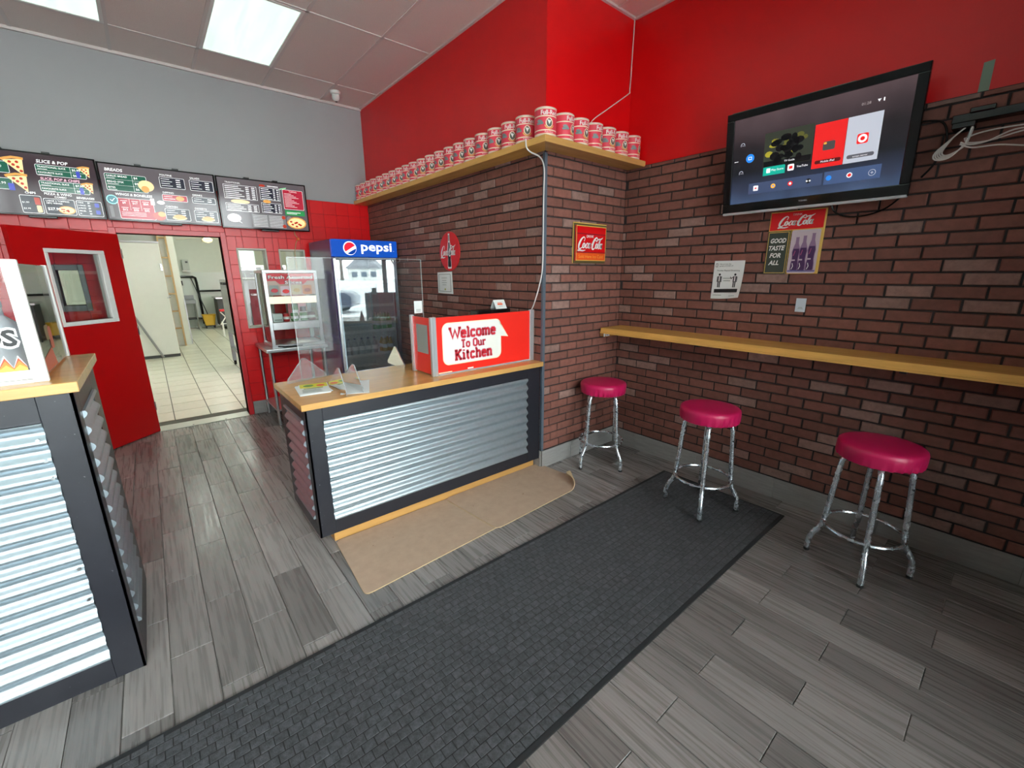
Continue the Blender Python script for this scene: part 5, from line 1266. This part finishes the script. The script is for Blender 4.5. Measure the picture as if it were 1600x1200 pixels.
MB().box(KX0, KX1, KY1-.012, KY1, 0, 1.72).build('tiled_dado', M('dado_white', (214, 222, 214), .25), WK)
structure(MB().box(KX0-.1, KX0, YT, KY1, 0, KZ).build('wall_kitchen_left', kitchen_paint)); structure(MB().box(KX1, KX1+.1, YT, KY1, 0, KZ).build('wall_kitchen_right', kitchen_paint))
structure(MB().box(KX0-.1, KX1+.1, YT, KY1+.1, KZ, KZ+.1).build('ceiling_kitchen', white_paint))
for i, (x, y) in enumerate(((1.6, 7.4), (.2, 9.4), (2.6, 10.2), (1.3, 12.2), (2.6, 14.0), (1.2, 15.2))):
    t = thing('strip_light', 'fluorescent strip light on the kitchen ceiling, out of view', 'light', (x, y, KZ), 'kitchen strip lights')
    MB().box(x-.08, x+.08, y-.62, y+.62, KZ-.03, KZ).build('housing', white_pl, t)
    MB().box(x-.07, x+.07, y-.6, y+.6, KZ-.06, KZ-.03).build('diffuser', glow('strip_glow', (246, 255, 244), KITCHEN*1.6, .4), t, bevel=.01)
t = thing('walk_in_cooler', 'large white walk-in cooler inside the kitchen on the left', 'cooler', (-.6, 11.2, 0))
wp = M('cooler_white', (222, 224, 216), .35, var=.02)
MB().box(-1.55, .31, 11.26, 12.85, .03, 2.25).build('body', wp, t)
MB().box(-1.55, -.47, 11.22, 11.26, .06, 2.25).build('wall_panel', wp, t, bevel=.003)
dr = MB().box(-.46, .30, 11.2, 11.26, .06, 2.235).build('door', wp, t, bevel=.003)
MB().box(.262, .30, 11.17, 11.2, 1.72, 1.86).build('latch', chrome, dr, bevel=.004); MB().tube([(.285, 11.18, 1.2), (.315, 11.14, 1.2), (.325, 11.18, 1.24)], .012, 8).build('handle', chrome, dr)
MB().box(-1.55, .31, 11.215, 11.26, 0, .06).build('kick_strip', dark_grey, t)
MB().box(-1.55, .312, 11.24, 12.85, 2.25, 2.28).build('top_cap', steel, t)
o = MB().tube([(.03, 11.12, .02), (-.3, 11.14, .90)], .02, 8).build('leaning_rod', mid_grey, smooth=True); tag(o, 'grey metal rod leaning against the white walk-in cooler', 'rod')
PA = structure(MB().box(-1.6, .635, 12.96, 14.6, 0, KZ).build('wall_kitchen_partition', white_paint))
MB().box(.62, .642, 12.945, 12.96, .02, 1.1).box(.635, .642, 12.945, 14.6, .02, .05).build('corner_guard', steel, PA)
t = thing('wooden_ladder', 'tan wooden ladder upright between the cooler and the white pillar', 'ladder', (.43, 12.9, 0))
wd = M('tan_wood', (190, 158, 112), .6, var=.1, nscale=6)
MB().box(.478, .51, 12.85, 12.93, 0, 2.75).build('side_rail', wd, t); MB().box(.335, .36, 12.85, 12.93, 0, 2.75).build('side_rail', wd, t)
for z in (.42, .82, 1.22, 1.62, 2.03, 2.46): MB().box(.36, .478, 12.86, 12.92, z-.018, z+.012).build('rung', wd, t)
t = thing('mop_bucket', 'yellow mop bucket on wheels at the back of the kitchen', 'bucket', (1.36, 16.7, 0))
ym = M('bucket_yellow', (232, 184, 30), .4)
MB().prism([(1.235, 16.55, .09), (1.47, 16.55, .09), (1.53, 16.55, .42), (1.18, 16.55, .42)], (0, .3, 0)).build('tub', ym, t, bevel=.015, bseg=2)
for i in range(4): MB().box(1.225+.075*i, 1.235+.075*i, 16.54, 16.55, .12, .4).build('rib', ym, t)
MB().box(1.165, 1.545, 16.53, 16.87, .405, .43).build('rim', ym, t, bevel=.01); MB().box(1.22, 1.48, 16.53, 16.87, .06, .09).build('base', black_pl, t)
for x in (1.24, 1.46):
    for y in (16.58, 16.82): MB().tube([(x-.015, y, .035), (x+.015, y, .035)], .034, 10).build('wheel', black_pl, t)
t = thing('mop', 'mop with a thin dark handle leaning from the yellow bucket', 'mop', (1.33, 16.7, .3))
MB().tube([(1.35, 16.72, .38), (1.10, 17.18, 1.56)], .014, 8).build('handle', dark_grey, t); MB().lathe([(.05, 0), (.07, .05), (.03, .16)], (1.355, 16.71, .26), 12).build('head', M('mop_grey', (150, 146, 136), .9), t)
o = MB().tube([(.75, 17.19, 1.58), (1.16, 17.19, 1.58), (1.22, 17.19, 1.55), (1.235, 17.19, 1.4), (1.245, 17.19, .9), (1.25, 17.19, .1)], .035, 8).tube([(1.24, 17.19, 1.14), (2.2, 17.19, 1.14)], .03, 8).tube([(.95, 17.19, .28), (1.25, 17.19, .28)], .028, 8).build('black_pipe', black_pl, smooth=True); tag(o, 'thick black pipe running along the tiled back wall of the kitchen', 'pipe')
t = thing('towel_dispenser', 'grey paper towel dispenser high on the kitchen back wall', 'dispenser', (1.0, 17.15, 1.9))
MB().box(.94, 1.12, 17.08, 17.238, 1.78, 2.10).build('housing', M('disp_grey', (188, 192, 184), .4), t, bevel=.02, bseg=2); MB().box(1.03, 1.09, 17.075, 17.08, 2.0, 2.05).build('window', dark_grey, t); MB().box(.92, 1.14, 17.06, 17.238, 1.74, 1.78).build('tray', white_pl, t)
t = thing('hand_sink', 'steel sink on legs beside the white pillar in the kitchen', 'sink', (.95, 16.7, 0))
MB().box(.7, 1.08, 16.5, 17.1, .78, .9).build('basin', dull_steel, t, bevel=.01); MB().box(.7, 1.08, 17.06, 17.1, .9, 1.02).build('splash_back', dull_steel, t)
for x, y in ((.73, 16.53), (1.05, 16.53), (1.05, 17.05), (.73, 17.05)): MB().tube([(x, y, 0), (x, y, .78)], .02, 8).build('leg', steel, t)
MB().box(.72, 1.06, 16.52, 17.06, .3, .33).build('under_shelf', dark_grey, t)
MB().box(.82, .875, 17.15, 17.238, 1.32, 1.46).build('soap_dispenser', black_pl, t)
t = thing('steel_work_table', 'dark steel work table at the right of the kitchen back wall', 'table', (1.9, 16.4, 0))
MB().box(1.54, 2.6, 15.9, 16.95, .93, .97).build('table_top', steel, t); MB().box(1.58, 2.6, 15.95, 16.9, .1, .93).build('cabinet', dark_grey, t)
MB().box(1.57, 1.6, 15.93, 15.96, 0, .93).build('leg', dark_grey, t); MB().box(2.55, 2.6, 16.86, 16.9, 0, .93).build('leg', dark_grey, t)
t = thing('folding_stool', 'folding stool with a red seat and crossed white legs in the kitchen', 'stool', (1.47, 14.07, 0))
MB().box(1.40, 1.62, 13.98, 14.16, .68, .735).build('seat', coke_red, t, bevel=.015, bseg=2)
for q in (((1.37, 14.0, .33), (1.60, 14.0, .66)), ((1.42, 14.14, .66), (1.66, 14.14, .33)), ((1.42, 14.0, .0), (1.42, 14.0, .4)), ((1.60, 14.0, 0), (1.60, 14.0, .4)), ((1.42, 14.14, 0), (1.42, 14.14, .4)), ((1.60, 14.14, 0), (1.60, 14.14, .4))):
    MB().tube(q, .014, 8).build('leg', print_white, t)
MB().box(1.42, 1.60, 14.0, 14.01, .34, .36).build('cross_bar', print_white, t)
t = thing('pizza_oven', 'tall stainless pizza oven on casters at the right of the doorway', 'oven', (1.5, 8.9, 0))
ov = M('oven_maroon', (96, 18, 30), .35)
MB().box(1.02, 2.5, 8.5, 9.5, .62, 1.56).build('body', dull_steel, t, bevel=.01); MB().box(1.01, 1.02, 8.55, 9.4, .75, 1.42).build('side_panel', mid_grey, t)
MB().box(1.30, 2.3, 8.47, 8.5, .72, 1.40).build('door', ov, t, bevel=.006); MB().box(1.32, 2.28, 8.44, 8.47, 1.3, 1.33).build('handle', chrome, t)
MB().box(1.0, 1.3, 8.45, 8.5, 1.18, 1.5).build('control_panel', dull_steel, t)
for i in range(3): MB().tube([(1.01, 8.62+.15*i, 1.5), (.965, 8.62+.15*i, 1.5)], .022, 10).build('knob', black_pl, t)
for x, y in ((1.05, 8.55), (2.45, 8.55), (1.05, 9.45), (2.45, 9.45)):
    l = MB().box(x-.03, x+.03, y-.03, y+.03, .08, .62).build('leg', dull_steel, t); MB().tube([(x-.02, y, .045), (x+.02, y, .045)], .045, 10).build('caster', black_pl, l)
MB().box(1.03, 2.48, 8.53, 9.48, .3, .34).build('rack', dull_steel, t)
t = thing('steel_hood', 'stainless cabinet stacked on the pizza oven behind the pass window', 'cabinet', (1.6, 8.95, 1.56))
MB().box(1.15, 1.95, 8.6, 9.3, 1.56, 1.8).build('body', white_pl, t, bevel=.01); MB().box(1.2, 1.55, 8.585, 8.6, 1.6, 1.76).build('door', dull_steel, t, bevel=.003)
MB().box(1.6, 1.9, 8.585, 8.6, 1.6, 1.76).build('door', dark_grey, t, bevel=.003)
t = thing('ceiling_fan', 'white ceiling fan with a lit globe seen at the top of the doorway', 'fan', (1.2, 12, 2.4))
MB().lathe([(.012, .1), (.012, .58)], (1.2, 12, 2.42), 10).build('rod', white_pl, t); MB().lathe([(.03, 0), (.09, .03), (.1, .09), (.05, .12)], (1.2, 12, 2.42), 18).build('motor', M('fan_cream', (226, 220, 196), .4), t, smooth=True)
MB().lathe([(.02, -.07), (.08, -.045), (.1, 0), (.07, .02)], (1.2, 12, 2.40), 16).build('globe', glow('globe_glow', (255, 244, 190), 1.1), t, smooth=True)
for k in range(4):
    a = PI*.99+PI/2*k; d = Vector((math.cos(a), math.sin(a), 0)); p = Vector((-d.y, d.x, 0)); c = Vector((1.17, 12, 2.445))
    MB().obox(c+d*.31+Vector((0, 0, -.035)), d*.22+Vector((0, 0, -.035)), p*.06, V(0, 0, .005)).build('blade', M('fan_blade', (232, 228, 204), .5), t)
